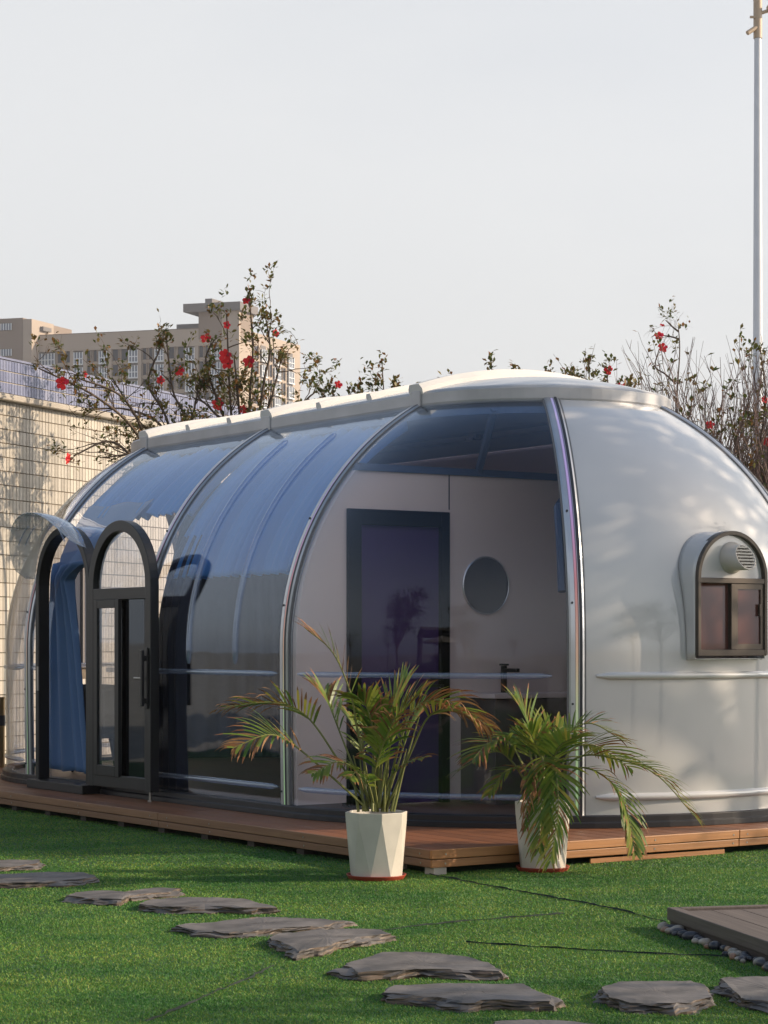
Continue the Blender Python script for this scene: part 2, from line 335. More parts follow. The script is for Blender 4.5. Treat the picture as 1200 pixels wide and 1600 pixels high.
def inst(src, name, parent=None, loc=None, rot=None, scale=None, m=None):
    o = bpy.data.objects.new(name, src); COL.objects.link(o)
    if parent: o.parent = parent
    if loc is not None: o.location = loc
    if rot is not None: o.rotation_euler = rot
    if scale is not None: o.scale = scale
    return o

# ------------------------------------------------------------------ ground and lawn
g = MB(); g.quad((-1500, -1500, -0.02), (1500, -1500, -0.02), (1500, 2500, -0.02), (-1500, 2500, -0.02))
tag(g.build('ground', 'paving'), None, kind='structure')
g = MB(); g.quad((-9, -2.5, 0), (8, -2.5, 0), (8, 24, 0), (-9, 24, 0)); tag(g.build('lawn', 'lawn_base'), None, kind='structure')

TH = R_(34.1); CX, CY = 1.09, 16.15; DZ = 0.147; SP = 2.08; VL = 2 * SP
def loc2w(u, v): return Vector((CX + u * math.cos(TH) - v * math.sin(TH), CY + u * math.sin(TH) + v * math.cos(TH), 0))

# artificial turf pile: short blades, one mesh
def turf():
    rg = np.random.default_rng(3)
    def region(y0, y1, dens, wid):
        half0 = 600 / F * y1 + 0.9
        area = (y1 - y0) * 2 * half0; n = int(area * dens)
        y = rg.uniform(y0, y1, n); x = rg.uniform(-half0, half0, n)
        keep = np.abs(x) < 600 / F * y + 0.9
        return x[keep], y[keep], np.full(keep.sum(), wid)
    X, Y, Wd = [np.concatenate(a) for a in zip(region(6.9, 8.6, 21000, .0030), region(8.6, 10.5, 15000, .0034), region(10.5, 13, 10000, .0042), region(13, 19, 4500, .006))]
    du, dv = X - CX, Y - CY; u = du * math.cos(TH) + dv * math.sin(TH); v = -du * math.sin(TH) + dv * math.cos(TH)
    k = ~((u > -2.62) & (v > -2.46)); X, Y, Wd = X[k], Y[k], Wd[k]
    n = len(X); a = rg.uniform(0, 2 * np.pi, n); hgt = rg.uniform(.004, .0095, n); lean = rg.uniform(.0, .016, n); la = rg.uniform(0, 2 * np.pi, n)
    # the pile lies over in slightly different directions in broad patches
    la = la * 0.85 + 1.5 * np.sin(X * 1.3 + Y * .7)
    co = np.zeros((n, 3, 3), np.float32)
    co[:, 0, 0] = X - np.cos(a) * Wd; co[:, 0, 1] = Y - np.sin(a) * Wd
    co[:, 1, 0] = X + np.cos(a) * Wd; co[:, 1, 1] = Y + np.sin(a) * Wd
    co[:, 2, 0] = X + np.cos(la) * lean; co[:, 2, 1] = Y + np.sin(la) * lean; co[:, 2, 2] = hgt
    co[:, :2, 2] = -0.002
    me = bpy.data.meshes.new('turf'); me.vertices.add(n * 3); me.vertices.foreach_set('co', co.ravel())
    me.loops.add(n * 3); me.loops.foreach_set('vertex_index', np.arange(n * 3, dtype=np.int32))
    me.polygons.add(n); me.polygons.foreach_set('loop_start', np.arange(0, n * 3, 3, dtype=np.int32)); me.polygons.foreach_set('loop_total', np.full(n, 3, np.int32))
    me.materials.append(M['turf']); me.update(calc_edges=True)
    o = bpy.data.objects.new('artificial_turf', me); COL.objects.link(o)
    tag(o, 'short green artificial turf pile covering the lawn', 'turf', kind='stuff')
turf()
def seam(pts, w, label):
    mb = MB(); P = [gp(x, y, 0) for x, y in pts]; Q = []
    for a, b in zip(P[:-1], P[1:]):
        m_ = max(2, int((b - a).length / 0.05))
        for i in range(m_): Q.append(a.lerp(b, i / m_))
    Q.append(P[-1]); rows = []
    for i, p in enumerate(Q):
        t = (Q[min(i + 1, len(Q) - 1)] - Q[max(i - 1, 0)]).normalized(); s = Vector((-t.y, t.x, 0))
        c = p + s * (rnd.uniform(-.008, .008) + .012 * math.sin(i * .23)); ww = .75 * w * rnd.uniform(.5, 1.4)
        ww *= max(.15, .65 + .6 * math.sin(i * .37 + w * 900) * math.sin(i * .11)); rows.append([c - s * ww + Vector((0, 0, 0.004)), c + Vector((0, 0, .0108 + rnd.uniform(-.004, .003))), c + s * ww + Vector((0, 0, 0.004))])
    mb.grid(rows); tag(mb.build('turf_seam', 'seam'), label, 'seam')
seam([(672, 1367), (740, 1381), (860, 1402), (960, 1422), (1045, 1442)], 0.012, 'long dark turf seam running from the deck corner to the dark platform')
seam([(590, 1456), (640, 1450), (740, 1440), (880, 1428)], 0.007, 'thin dark turf seam branching off the long seam toward the slates')
seam([(728, 1474), (850, 1483), (990, 1490), (1180, 1497)], 0.009, 'dark turf seam ending at the pebbles of the dark platform')
seam([(230, 1598), (300, 1570), (370, 1536), (425, 1510)], 0.007, 'faint dark turf seam in the shaded lawn leading to a slate')

# ------------------------------------------------------------------ timber deck under the cabin
DU0, DU1, DV0, DV1 = -2.71, 2.76, -2.55, 7.0
deck = empty('timber_deck', (CX, CY, 0), TH); tag(deck, 'low brown timber deck under the transparent dome cabin', 'deck')
pw = 0.145; npk = int((DU1 - DU0 - 0.04) / pw)
cuts = [DV0 + 0.02, 0.785, 3.5, 6.98]
for seg in range(3):
    L_ = cuts[seg + 1] - cuts[seg] - 0.004
    mb = MB(); mb.box(0.0025, pw - 0.0025, 0, L_, -0.022, 0); me = mb.build('plank', 'deck_wood'); bev(me, .003, 1); data = me.data; bpy.data.objects.remove(me)
    for i in range(npk + 1):
        x0 = DU0 + 0.02 + i * pw
        if x0 + pw > DU1: continue
        o = inst(data, 'plank', deck, (x0, cuts[seg], DZ)); bev(o, .003, 1)
def fasc(u0, u1, v0, v1, z0, z1, m):
    mb = MB(); mb.box(u0, u1, v0, v1, z0, z1); return bev(mb.build('fascia_board', m, deck), .004, 2)
for (a, b) in ((DV0, 0.783), (0.787, 3.498), (3.502, 7.0)):          # long side
    fasc(DU0, DU0 + .02, a + (.022 if a == DV0 else 0), b, .094, DZ + .001, 'fascia_wood_side')
    fasc(DU0 + .006, DU0 + .026, a + (.022 if a == DV0 else 0), b, .044, .090, 'fascia_wood_side')
for (a, b) in ((DU0, -0.3), (-0.296, DU1)):                           # end towards the lawn
    fasc(a, b, DV0, DV0 + .02, .094, DZ + .001, 'fascia_wood')
    fasc(a + (.004 if a == DU0 else 0), b, DV0 + .006, DV0 + .026, .044, .090, 'fascia_wood')
for (u, v, ax) in [(DU0 - .002, DV0 + d, 'u') for d in (.12, 1.4, 2.6, 3.2, 3.45, 4.6, 5.8)] + [(DU0 + d, DV0 - .002, 'v') for d in (.10, .9, 1.7, 2.36, 2.48, 3.4, 4.4)]:
    for z in (.120, .066):
        q = .006 if z < .1 else 0; b = MB()
        if ax == 'u': b.tube([(u + q, v, z), (u + q + .006, v, z)], .006, 8)
        else: b.tube([(u, v + q, z), (u, v + q + .006, z)], .006, 8)
        b.build('screw', 'stop_steel', deck)
mb = MB()
for i in range(9): mb.box(DU0 + .25 + i * .6, DU0 + .31 + i * .6, DV0 + .05, DV1 - .05, .04, .122)
mb.build('joist', 'dark_fascia', deck)
for i, (u, v, m) in enumerate([(DU0 + .07, DV0 + .06, 'concrete'), (DU0 + .04, DV0 + .42, 'concrete')] + [(DU0 + .10, DV0 + .9 + .62 * k, 'dark_fascia') for k in range(11)] + [(DU0 + .8 + .75 * k, DV0 + .12, 'dark_fascia') for k in range(6)]):
    mb = MB(); mb.box(u - .045, u + .045, v - .045, v + .045, 0, .046); mb.build('support_block', m, deck)
mb = MB(); mb.box(DU0 + 1.2, DU0 + 2.3, DV0 + .02, DV0 + .034, 0.002, .030); mb.build('filler_board', 'fascia_wood', deck)

# ------------------------------------------------------------------ dome cabin
ZB = DZ
RB = 2.14
def inset(z):
    if z <= 1.3: return 0.012 * ((1.3 - z) / 1.1) ** 2
    return 2.3 * (1 - math.sqrt(max(0.0, 1 - ((z - 1.3) / 2.03) ** 2)))
def rad(z): return RB - inset(z)
ZT = 3.06
def nrm_el(z):
    d = (inset(z + .005) - inset(z - .005)) / .01
    return math.atan(d)
def plan(seg, t):
    """unit plan normal and centre for a place on the capsule outline"""
    if seg == 'cap0': return Vector((-math.cos(t), -math.sin(t), 0)), Vector((0, 0, 0))
    if seg == 'cap1': return Vector((math.cos(t), math.sin(t), 0)), Vector((0, VL, 0))
    if seg == 'near': return Vector((-1, 0, 0)), Vector((0, t, 0))
    return Vector((1, 0, 0)), Vector((0, t, 0))
def S(seg, t, z, off=0.0):                 # local point (z above deck)
    n, c = plan(seg, t); e = nrm_el(z)
    p = c + n * rad(z) + (n * math.cos(e) + Vector((0, 0, math.sin(e)))) * off
    return Vector((p.x, p.y, p.z + z - DZ))
def Nrm(seg, t, z):
    n, c = plan(seg, t); e = nrm_el(z); return (n * math.cos(e) + Vector((0, 0, math.sin(e)))).normalized()
def zs(z0, z1, n):
    # finer towards the top where the wall bends
    return [z0 + (z1 - z0) * (1 - (1 - i / n) ** 1.25) for i in range(n + 1)]
dome = empty('dome_cabin', (CX, CY, DZ), TH); tag(dome, 'transparent capsule dome cabin with white roof cap and white end wall on the timber deck', 'cabin')
def in_dome(o): o.location = (CX, CY, DZ); o.rotation_euler = (0, 0, TH); return o

def panel(seg, t0, t1, m, z0=0.2, name='wall_panel', n=24, label=None):
    mb = MB(); mb.grid([[S(seg, t0 + (t1 - t0) * j / n, z) for j in range(n + 1)] for z in zs(z0, ZT, 48)])
    o = weld(mb.build(name, m, dome, True)); solid(o, .006, 0)
    if label: o['label'] = label
    return o
P3 = math.pi / 3
panel('near', 0, SP, 'polycarbonate', label='clear curved side panel with two upright ridges')
pB_unused = None
panel('cap0', 0, P3, 'polycarbonate', label='clear end panel in front of the bathroom wall')
panel('cap0', 2 * P3, 3 * P3, 'white_shell')
panel('far', 0, SP, 'polycarbonate'); panel('far', SP, VL, 'polycarbonate')
for k in range(3): panel('cap1', k * P3, (k + 1) * P3, 'polycarbonate')

# door panel with an arched opening
DV_0, DV_1, ZSPR = 2.76, 3.73, 1.785; DC = (DV_0 + DV_1) / 2; DR = (DV_1 - DV_0) / 2
def arch_z(v): return ZSPR + math.sqrt(max(0, DR * DR - (v - DC) ** 2))
mb = MB()
for a, b, n in ((SP, DV_0, 8), (DV_1, VL, 6)): mb.grid([[S('near', a + (b - a) * j / n, z) for j in range(n + 1)] for z in zs(.2, ZT, 48)])
vv = [DC - DR * math.cos(math.pi * j / 28) for j in range(29)]
rows = []
for i in range(31):
    rows.append([S('near', v, arch_z(v) + (ZT - arch_z(v)) * i / 30) for v in vv])
mb.grid(rows); shell_normals(weld(mb.build('door_panel', 'polycarbonate', dome, True)))
UF = -2.22
arch = [(DV_0, .215 + (ZSPR - .215) * i / 12) for i in range(12)] + [(DC - DR * math.cos(math.pi * i / 28), ZSPR + DR * math.sin(math.pi * i / 28)) for i in range(29)] + [(DV_1, ZSPR - (ZSPR - .215) * i / 12) for i in range(1, 13)]
mb = MB()                                 # clear dormer between wall and frame
mb.grid([[Vector((-rad(z) * (1 - k) + UF * k, v, z - DZ + 0.02 * math.sin(math.pi * k) * (z > ZSPR))) for (v, z) in arch] for k in (0, .25, .5, .75, 1)])
o = weld(mb.build('door_hood', 'polycarbonate', dome, True)); solid(o, .006, 0)
def arch_frames(pts, u):
    fr = []
    for i, (v, z) in enumerate(pts):
        a = pts[max(i - 1, 0)]; b = pts[min(i + 1, len(pts) - 1)]
        t = Vector((0, b[0] - a[0], b[1] - a[1])).normalized(); nrm = Vector((0, -t.z, t.y))   # outward
        fr.append((Vector((u, v, z - DZ)), Vector((1, 0, 0)), nrm))
    return fr
mb = MB(); mb.sweep(arch_frames(arch, UF), [(-.05, -.05), (.05, -.05), (.05, .012), (-.05, .012)]); fr = bev(mb.build('door_frame', 'black_metal', dome), .006, 2)
mb = MB(); mb.box(-2.34, -2.02, DV_0 - .03, DV_1 + .03, 0.0, .072); bev(mb.build('door_sill', 'black_metal', dome), .006, 2)
mb = MB(); mb.box(-2.273, -2.266, DV_1 - .05, DV_1 - .02, .80, 1.0); mb.build('strike_plate', 'stop_steel', fr)
# arched grey visor over the door
rows = []
for k in range(7):
    q = k / 6; row = []
    for i in range(25):
        a = R_(30 + (174 - 30) * i / 24)
        flare = .055 * q + .02 * math.sin(math.pi * q)
        ext = .31 * (0.2 + .8 * math.sin(math.pi * (i / 24)) ** .5)
        row.append(Vector((UF - .045 - ext * q, DC - (DR + .03 + flare) * math.cos(a), ZSPR + .03 + (DR + .03 + flare) * math.sin(a) - DZ)))
    rows.append(row)
mb = MB(); mb.grid(rows); vis = weld(mb.build('door_visor', 'visor_clear', dome, True)); solid(vis, .005, 0)
mb = MB()
for a in (52, 128):
    for k in (.42, .62):
        pts = [Vector((UF - .045 - .30 * k, DC - (DR + .075) * math.cos(R_(a + d)), ZSPR + (DR + .075) * math.sin(R_(a + d)) - DZ)) for d in range(-12, 13, 4)]
        mb.tube(pts, .006, 6)
mb.build('visor_crease', 'ridge_clear', vis, True)

# open door leaf, folded back along the wall: leaf coordinates w (from hinge), depth, z
leafM = Matrix.Translation((-2.268, 2.695, 0)) @ Matrix.Rotation(R_(-90 + .6), 4, 'Z')   # local +x runs along -v
LW, LT = 1.02, 0.075; LR = LW / 2; LSP = 1.775 - DZ; LB = .075
lar = [(0, LB + (LSP - LB) * i / 8) for i in range(8)] + [(LR - LR * math.cos(math.pi * i / 28), LSP + LR * math.sin(math.pi * i / 28)) for i in range(29)] + [(LW, LSP - (LSP - LB) * i / 8) for i in range(1, 9)]
def lframes(pts, y):
    fr_ = []
    for i, (x, z) in enumerate(pts):
        a = pts[max(i - 1, 0)]; b = pts[min(i + 1, len(pts) - 1)]
        t = Vector((b[0] - a[0], 0, b[1] - a[1])).normalized(); fr_.append((Vector((x, y, z)), Vector((0, 1, 0)), Vector((-t.z, 0, t.x))))
    return fr_
mb = MB(); mb.sweep(lframes(lar, 0), [(-LT / 2, -.085), (LT / 2, -.085), (LT / 2, 0), (-LT / 2, 0)])
mb.box(.075, LW - .075, -LT / 2 + .002, LT / 2 - .002, LB + .002, LB + .10); mb.box(.075, LW - .075, -LT / 2 + .002, LT / 2 - .002, LSP - .10, LSP - .01)
mb.box(.08, .13, -.02, .02, LB + .1, LSP - .1); mb.box(LW - .13, LW - .08, -.02, .02, LB + .1, LSP - .1)
door = mb.build('door_leaf', 'black_metal', dome); door.matrix_local = leafM; bev(door, .005, 2); door['label'] = 'black arched door leaf standing open'
mb = MB(); yy = -.004
top = [(LR - (LR - .08) * math.cos(math.pi * i / 24), LSP + (LR - .08) * math.sin(math.pi * i / 24)) for i in range(25)]
mb.poly([(x, yy, z) for x, z in [(.08, LSP - .02)] + top + [(LW - .08, LSP - .02)]]); o = mb.build('pane', 'door_glass', door); solid(o, .008, 0)
# sliding sash on the hinge half, dark open half with insect screen
sx0, sx1, sz0, sz1 = .11, .53, LB + .09, LSP - .098
mb = MB()
for a, b, c, d in ((sx0, sx0 + .065, sz0, sz1), (sx1 - .065, sx1, sz0, sz1), (sx0 + .065, sx1 - .065, sz0, sz0 + .08), (sx0 + .065, sx1 - .065, sz1 - .065, sz1)): mb.box(a, b, -LT / 2 - .012, -LT / 2 + .018, c, d)
sash = bev(mb.build('sash', 'black_metal', door), .003, 1)
mb = MB(); mb.box(sx0 + .06, sx1 - .06, -LT / 2, -LT / 2 + .006, sz0 + .07, sz1 - .06); mb.build('sash_pane', 'door_glass', door)
mb = MB(); mb.box(sx1 - .10, LW - .12, -.002, .002, sz0, sz1); mb.build('screen', 'dark_glass', door)
mb = MB(); mb.box(LW - .075, LW - .030, -LT / 2 - .012, -LT / 2, .70, 1.16); mb.box(LW - .068, LW - .036, -LT / 2 - .055, -LT / 2 - .03, .72, 1.14); mb.box(LW - .066, LW - .038, -LT / 2 - .035, -LT / 2 - .01, .74, .78); mb.box(LW - .066, LW - .038, -LT / 2 - .035, -LT / 2 - .01, 1.06, 1.10)
bev(mb.build('handle', 'black_metal', door), .004, 2)
mb = MB(); mb.tube([(LW - .16, -LT / 2 - .05, .93), (LW - .055, -LT / 2 - .05, .93)], .009, 8); mb.build('lever', 'stop_steel', door, True)
mb = MB(); mb.tube([(LW - .07, 0, .003), (LW - .07, 0, LB + .01)], .011, 10); mb.tube([(LW - .07, 0, .0), (LW - .07, 0, .012)], .02, 10); mb.build('stop_leg', 'stop_steel', door, True)

# white end panel with an arched window box
WV = -2.195; WW, WZ0, WSPR = 0.305, 1.262, 1.77
mb = MB(); na = 40; A0, A1 = P3, 2 * P3
def win_out(k):                                        # outer outline of the dormer on the shell as (u, z)
    pass
wo = .314
def wz(u): return WSPR + math.sqrt(max(0, wo * wo - u * u))
def cap_pt(u, z):                                      # point of the end wall above plan u at height z
    r = rad(z); return Vector((u, -math.sqrt(max(0, r * r - u * u)), z - DZ))
# sides
for a, b in ((A0, None), (None, A1)):
    rows = []
    for z in zs(.2, ZT, 60):
        r = rad(z); th_lim = math.acos(min(1, wo / r)) if wo < r else 0   # angle where u = -wo
        x0, x1 = (a, th_lim) if b is None else (math.pi - th_lim, b)
        rows.append([S('cap0', x0 + (x1 - x0) * j / 12, z) for j in range(13)])
    mb.grid(rows)
uu = [-wo * math.cos(math.pi * j / 28) for j in range(29)]
mb.grid([[cap_pt(u, wz(u) + (ZT - wz(u)) * i / 30) for u in uu] for i in range(31)])
mb.grid([[cap_pt(u, .2 + (WZ0 - .03 - .2) * i / 16) for u in uu] for i in range(17)])
pB = shell_normals(weld(mb.build('end_wall_panel', 'white_shell', dome, True))); pB['label'] = 'glossy white opaque end wall panel with arched window'
# dormer box: from shell out to the window plane, flared at the shell
outl = [(-wo, WZ0 - .03 + (WSPR - WZ0 + .03) * i / 10) for i in range(10)] + [(-wo * math.cos(math.pi * i / 28), WSPR + wo * math.sin(math.pi * i / 28)) for i in range(29)] + [(wo, WSPR - (WSPR - WZ0 + .03) * i / 10) for i in range(1, 11)]
outl += [(wo - 2 * wo * i / 8, WZ0 - .03) for i in range(1, 8)]
rows = []
for k in range(6):
    q = k / 5; row = []
    for (u, z) in outl:
        p0 = cap_pt(u, z); s_ = (1 - .015 * min(1, q * 1.6))
        zc = 1.66
        row.append(Vector((u * s_, p0.y * (1 - q) + WV * q, (z - zc) * s_ + zc - DZ)))
    rows.append(row)
mb = MB(); mb.grid(rows, True); wb = weld(mb.build('window_box', 'white_shell', dome, True)); solid(wb, .006, 0)
wout = [(-WW, WZ0 + (WSPR - WZ0) * i / 6) for i in range(6)] + [(-WW * math.cos(math.pi * i / 28), WSPR + WW * math.sin(math.pi * i / 28)) for i in range(29)] + [(WW, WSPR - (WSPR - WZ0) * i / 6) for i in range(1, 7)]
def wframes(pts, v):
    fr_ = []; n = len(pts)
    for i, (u, z) in enumerate(pts):
        a = pts[max(i - 1, 0)]; b = pts[min(i + 1, n - 1)]
        t = Vector((b[0] - a[0], 0, b[1] - a[1])).normalized(); fr_.append((Vector((u, v, z - DZ)), Vector((0, 1, 0)), Vector((-t.z, 0, t.x))))
    return fr_
win = MB(); win.sweep(wframes(wout, WV), [(-.03, -.022), (.03, -.022), (.03, .006), (-.03, .006)])
zl = lambda z: z - DZ
win.box(-WW + .004, WW - .004, WV - .027, WV + .03, zl(WZ0 - .004), zl(WZ0 + .038)); win.box(-WW + .02, WW - .02, WV - .026, WV + .03, zl(WSPR - .035), zl(WSPR))
win.box(-.012, .026, WV - .022, WV + .03, zl(WZ0 + .038), zl(WSPR - .035))
win = bev(win.build('window', 'bronze_frame', dome), .003, 1)
mb = MB(); mb.poly([(u, WV + .008, zl(z)) for u, z in [(-WW + .015, WSPR - .01)] + [(-(WW - .015) * math.cos(math.pi * i / 24), WSPR + (WW - .015) * math.sin(math.pi * i / 24)) for i in range(25)] + [(WW - .015, WSPR - .01)]])
o = mb.build('arch_plate', 'white_shell', win); solid(o, .01, 0)
mb = MB(); mb.box(-WW + .02, -.008, WV + .010, WV + .016, zl(WZ0 + .03), zl(WSPR - .03)); mb.build('pane', 'brown_glass', win)
mb = MB(); mb.box(.02, WW - .02, WV - .008, WV - .002, zl(WZ0 + .03), zl(WSPR - .03)); mb.build('pane', 'brown_glass', win)
mb = MB()
for a, b, c, d in ((.026, .05, WZ0 + .04, WSPR - .037), (WW - .05, WW - .022, WZ0 + .04, WSPR - .037), (.05, WW - .05, WZ0 + .04, WZ0 + .075), (.05, WW - .05, WSPR - .072, WSPR - .037)): mb.box(a, b, WV - .018, WV + .004, zl(c), zl(d))
mb.box(WW - .068, WW - .052, WV - .03, WV - .012, 1.52 - DZ, 1.60 - DZ)
mb.build('sliding_sash', 'bronze_frame', win)
# round vent cowl with louvres
mb = MB(); vz = zl(1.905); vx = .01; nn = 24; ring = lambda r, y, s=0: [Vector((vx + r * math.cos(2 * math.pi * i / nn), y + s * (r * math.sin(2 * math.pi * i / nn)), vz + r * math.sin(2 * math.pi * i / nn))) for i in range(nn)]
mb.grid([ring(.105, WV + .01), ring(.105, WV - .012), ring(.085, WV - .014), ring(.085, WV - .135, .45), ring(.075, WV - .132, .45), ring(.075, WV - .10, .45)], True); mb.poly(ring(.075, WV - .10, .45))
vent = mb.build('vent_cowl', 'lamp_tan' if False else 'concrete', win, True); vent.data.materials.clear(); vent.data.materials.append(mat('vent_plastic', (0.50, 0.47, 0.43), 0.5))
mb = MB()
for i in range(-3, 4):
    zz_ = i * .021; hw = math.sqrt(.075 ** 2 - zz_ ** 2) - .002; mb.box(vx - hw, vx + hw, WV - .150 + .45 * zz_ + .018, WV - .112 + .45 * zz_, vz + zz_ - .003, vz + zz_ + .008)
mb.build('louvre', 'vent_plastic', win)
win.location.x = -.045; wb.location.x = -.045

# ribs: aluminium profile, rubber gasket, colour light strip, bolts
def rib(seg, t, side=0.0, name='rib'):
    ZZ = zs(.2, ZT + .01, 44); fr = []
    for z in ZZ:
        n = Nrm(seg, t, z); p = S(seg, t, z); pn, c = plan(seg, t); tan = Vector((-pn.y, pn.x, 0)); fr.append((p, tan, n))
    mb = MB(); w = .050
    mb.sweep(fr, [(-w, -.025), (w, -.025), (w, .010), (w - .012, .018), (.014, .018), (.010, .008), (-.006, .008), (-.010, .018), (-w + .012, .018), (-w, .010)])
    r = mb.build('rib', 'aluminium', dome); 
    mb = MB(); mb.sweep(fr, [(w * .36 + .0, .017), (w - .014, .017), (w - .014, .0205), (w * .36, .0205)]); mb.build('gasket', 'rubber', r)
    for sg in (-1, 1): mb = MB(); mb.sweep(fr, [(sg * (w + .006) + x_, y_) for x_, y_ in ((-.006, -.012), (.006, -.012), (.006, .006), (-.006, .006))]); mb.build('edge_seal', 'seal_grey', r)
    mb = MB(); mb.sweep(fr[:], [(-.006, .008), (.009, .008), (.009, .014), (-.006, .014)]); mb.build('light_strip', 'led_strip', r)
    for z in (.32, .95, 1.6, 2.2):
        p = S(seg, t, z, .018); n = Nrm(seg, t, z); pn, c = plan(seg, t); tan = Vector((-pn.y, pn.x, 0))
        for s_ in (-.028, ):
            b = MB(); b.tube([p + tan * s_, p + tan * s_ + n * .008], .008, 6); b.build('bolt', 'rubber', r)
    return r
for v in (0, SP, VL): rib('near', v); rib('far', v)
for k in (1, 2): rib('cap0', k * P3); rib('cap1', k * P3)

# horizontal and upright ridges pressed into the panels
def hridge(seg, t0, t1, z, m, r=.020, n=22):
    P_ = [S(seg, t0 + (t1 - t0) * j / n, z, .002) for j in range(n + 1)]
    rr = [r * min(1, .35 + .65 * min(j, n - j) / 1.0) for j in range(n + 1)]
    mb = MB(); mb.tube(P_, rr, 10); mb.build('ridge', m, dome, True)
for z in (1.13, .345):
    hridge('near', .10, SP - .10, z, 'ridge_clear'); hridge('cap0', .075, P3 - .075, z, 'ridge_clear')
    hridge('near', SP + .1, DV_0 - .06, z, 'ridge_clear'); hridge('near', DV_1 + .05, VL - .08, z, 'ridge_clear')
    hridge('cap1', .06, P3 - .06, z, 'ridge_clear'); hridge('cap1', P3 + .06, 2 * P3 - .06, z, 'ridge_clear'); hridge('cap1', 2 * P3 + .06, 3 * P3 - .05, z, 'ridge_clear')
    hridge('cap0', P3 + .06, 2 * P3 - .06, z, 'white_shell', .026)
for v in (.68, 1.36):
    ZZ = zs(1.19, 2.88, 40); mb = MB(); mb.tube([S('near', v, z, .002) for z in ZZ], [.022 * min(1, .4 + .6 * min(i, 40 - i)) for i in range(41)], 10); mb.build('ridge', 'ridge_clear', dome, True)

# black base skirt, two tiers
def ringpts(r, z, nc=40):
    P_ = [Vector((-r * math.cos(math.pi * i / nc), -r * math.sin(math.pi * i / nc), z)) for i in range(nc + 1)]
    P_ += [Vector((r * math.cos(math.pi * i / nc), VL + r * math.sin(math.pi * i / nc), z)) for i in range(nc + 1)]
    return P_
mb = MB(); mb.grid([ringpts(RB - .06, 0), ringpts(RB + .045, 0), ringpts(RB + .045, .036), ringpts(RB + .030, .040), ringpts(RB + .030, .078), ringpts(RB + .018, .083), ringpts(RB - .06, .083)], True); bev(mb.build('base_skirt', 'skirt_black', dome), .003, 1)
mb = MB(); mb.poly(ringpts(RB - .055, .05)); mb.build('cabin_floor', 'inner_floor', dome)

# white roof cap with lip and cross bands
RR = 1.03; ZL0, ZL1 = 3.03 - DZ, 3.135 - DZ; ZAP = 3.30 - DZ
mb = MB(); mb.grid([ringpts(RR - .07, ZL0 - .002), ringpts(RR, ZL0), ringpts(RR + .006, ZL0 + .02), ringpts(RR + .006, ZL1 - .012), ringpts(RR - .008, ZL1)], True)
lip = mb.build('roof_lip', 'roof_lip', dome)
def roof_z(r): return ZL1 + (ZAP - ZL1) * (1 - (r / RR) ** 2)
mb = MB(); mb.grid([ringpts(max(r, .002), roof_z(r)) for r in [RR - .008 - (RR - .01) * i / 16 for i in range(17)]], True)
roof = weld(mb.build('roof_cap', 'white_roof', dome, True)); solid(roof, .03, -1)
def band(v, w, h, r0):
    mb = MB(); fr = []
    for i in range(41):
        u = -r0 + 2 * r0 * i / 40; d = -2 * (ZAP - ZL1) * u / RR ** 2; t = Vector((1, 0, d)).normalized()
        fr.append((Vector((u, v, roof_z(u))), Vector((0, 1, 0)), Vector((-t.z, 0, t.x)) * -1 if t.x < 0 else Vector((-t.z, 0, t.x))))
    mb.sweep(fr, [(-w, -.012), (w, -.012), (w, h * .45), (w * .7, h), (-w * .7, h), (-w, h * .45)]); mb.build('roof_band', 'white_band', roof)
for v in (0, SP, VL): band(v, .085, .065, RR + .008)
for v in (.69, 1.39, SP + .69, SP + 1.39): band(v, .035, .048, RR - .05)
for v in (0, SP, VL):
    for s_ in (-1, 1):
        mb = MB(); mb.box(min(s_ * (RR - .04), s_ * (RR + .018)), max(s_ * (RR - .04), s_ * (RR + .018)), v - .06, v + .06, ZL0 - .012, ZL1 + .012); bev(mb.build('joint_cover', 'roof_lip', lip), .006, 2)
# ceiling frame ring under the roof
mb = MB(); mb.grid([ringpts(.96, 2.80), ringpts(1.02, 2.80), ringpts(.97, 2.90), ringpts(.93, 2.90), ringpts(.96, 2.80)], True); mb.build('ceiling_frame', 'blue_beam', dome)

mb = MB(); mb.grid([[S('far', .1 + 3.95 * j / 16, z, -.055) for j in range(17)] for z in zs(2.35, 3.0, 12)]); solid(mb.build('ceiling_lining', mat('lining_pink', (0.55, 0.42, 0.42), 0.7).name, dome, True), .006, 0)
# bathroom partition with door
VP = -.10; zt = 2.55
def prow(side):
    return [(side * (rad(z) - .03), z) for z in zs(.23, zt, 30)]
Lp = prow(-1); Rp = prow(1)
bd0, bd1, bdz = -1.70, -.83, 2.28
mb = MB()
mb.grid([[Vector((u, VP, z - DZ)), Vector((min(max(bd0, u + .001), 0), VP, z - DZ))] for (u, z) in Lp if z <= bdz])
zz_ = [z for (u, z) in Lp if z <= bdz]
mb.grid([[Vector((bd1, VP, z - DZ)), Vector((rad(z) - .03, VP, z - DZ))] for z in zz_])
lastz = zz_[-1]
mb.grid([[Vector((-(rad(z) - .03), VP, z - DZ)), Vector((bd0, VP, z - DZ)) if rad(z) - .03 > -bd0 else Vector((-(rad(z) - .035), VP, z - DZ)), Vector((bd1, VP, z - DZ)), Vector((rad(z) - .03, VP, z - DZ))] for z in [lastz + (zt - lastz) * i / 10 for i in range(11)]])
part = mb.build('partition_wall', 'inner_wall', dome); solid(part, .05, -1)
mb = MB(); mb.box(-(rad(2.56) - .035), rad(2.56) - .035, VP - .02, VP + .05, zt - DZ + .0, zt - DZ + .05); mb.build('partition_beam', 'blue_beam', dome)
mb = MB(); mb.box(bd1 + .006, bd1 + .014, VP - .004, VP - .0005, bdz - DZ + .02, zt - DZ); mb.build('panel_joint', 'rubber', part)
mb = MB(); e = .008
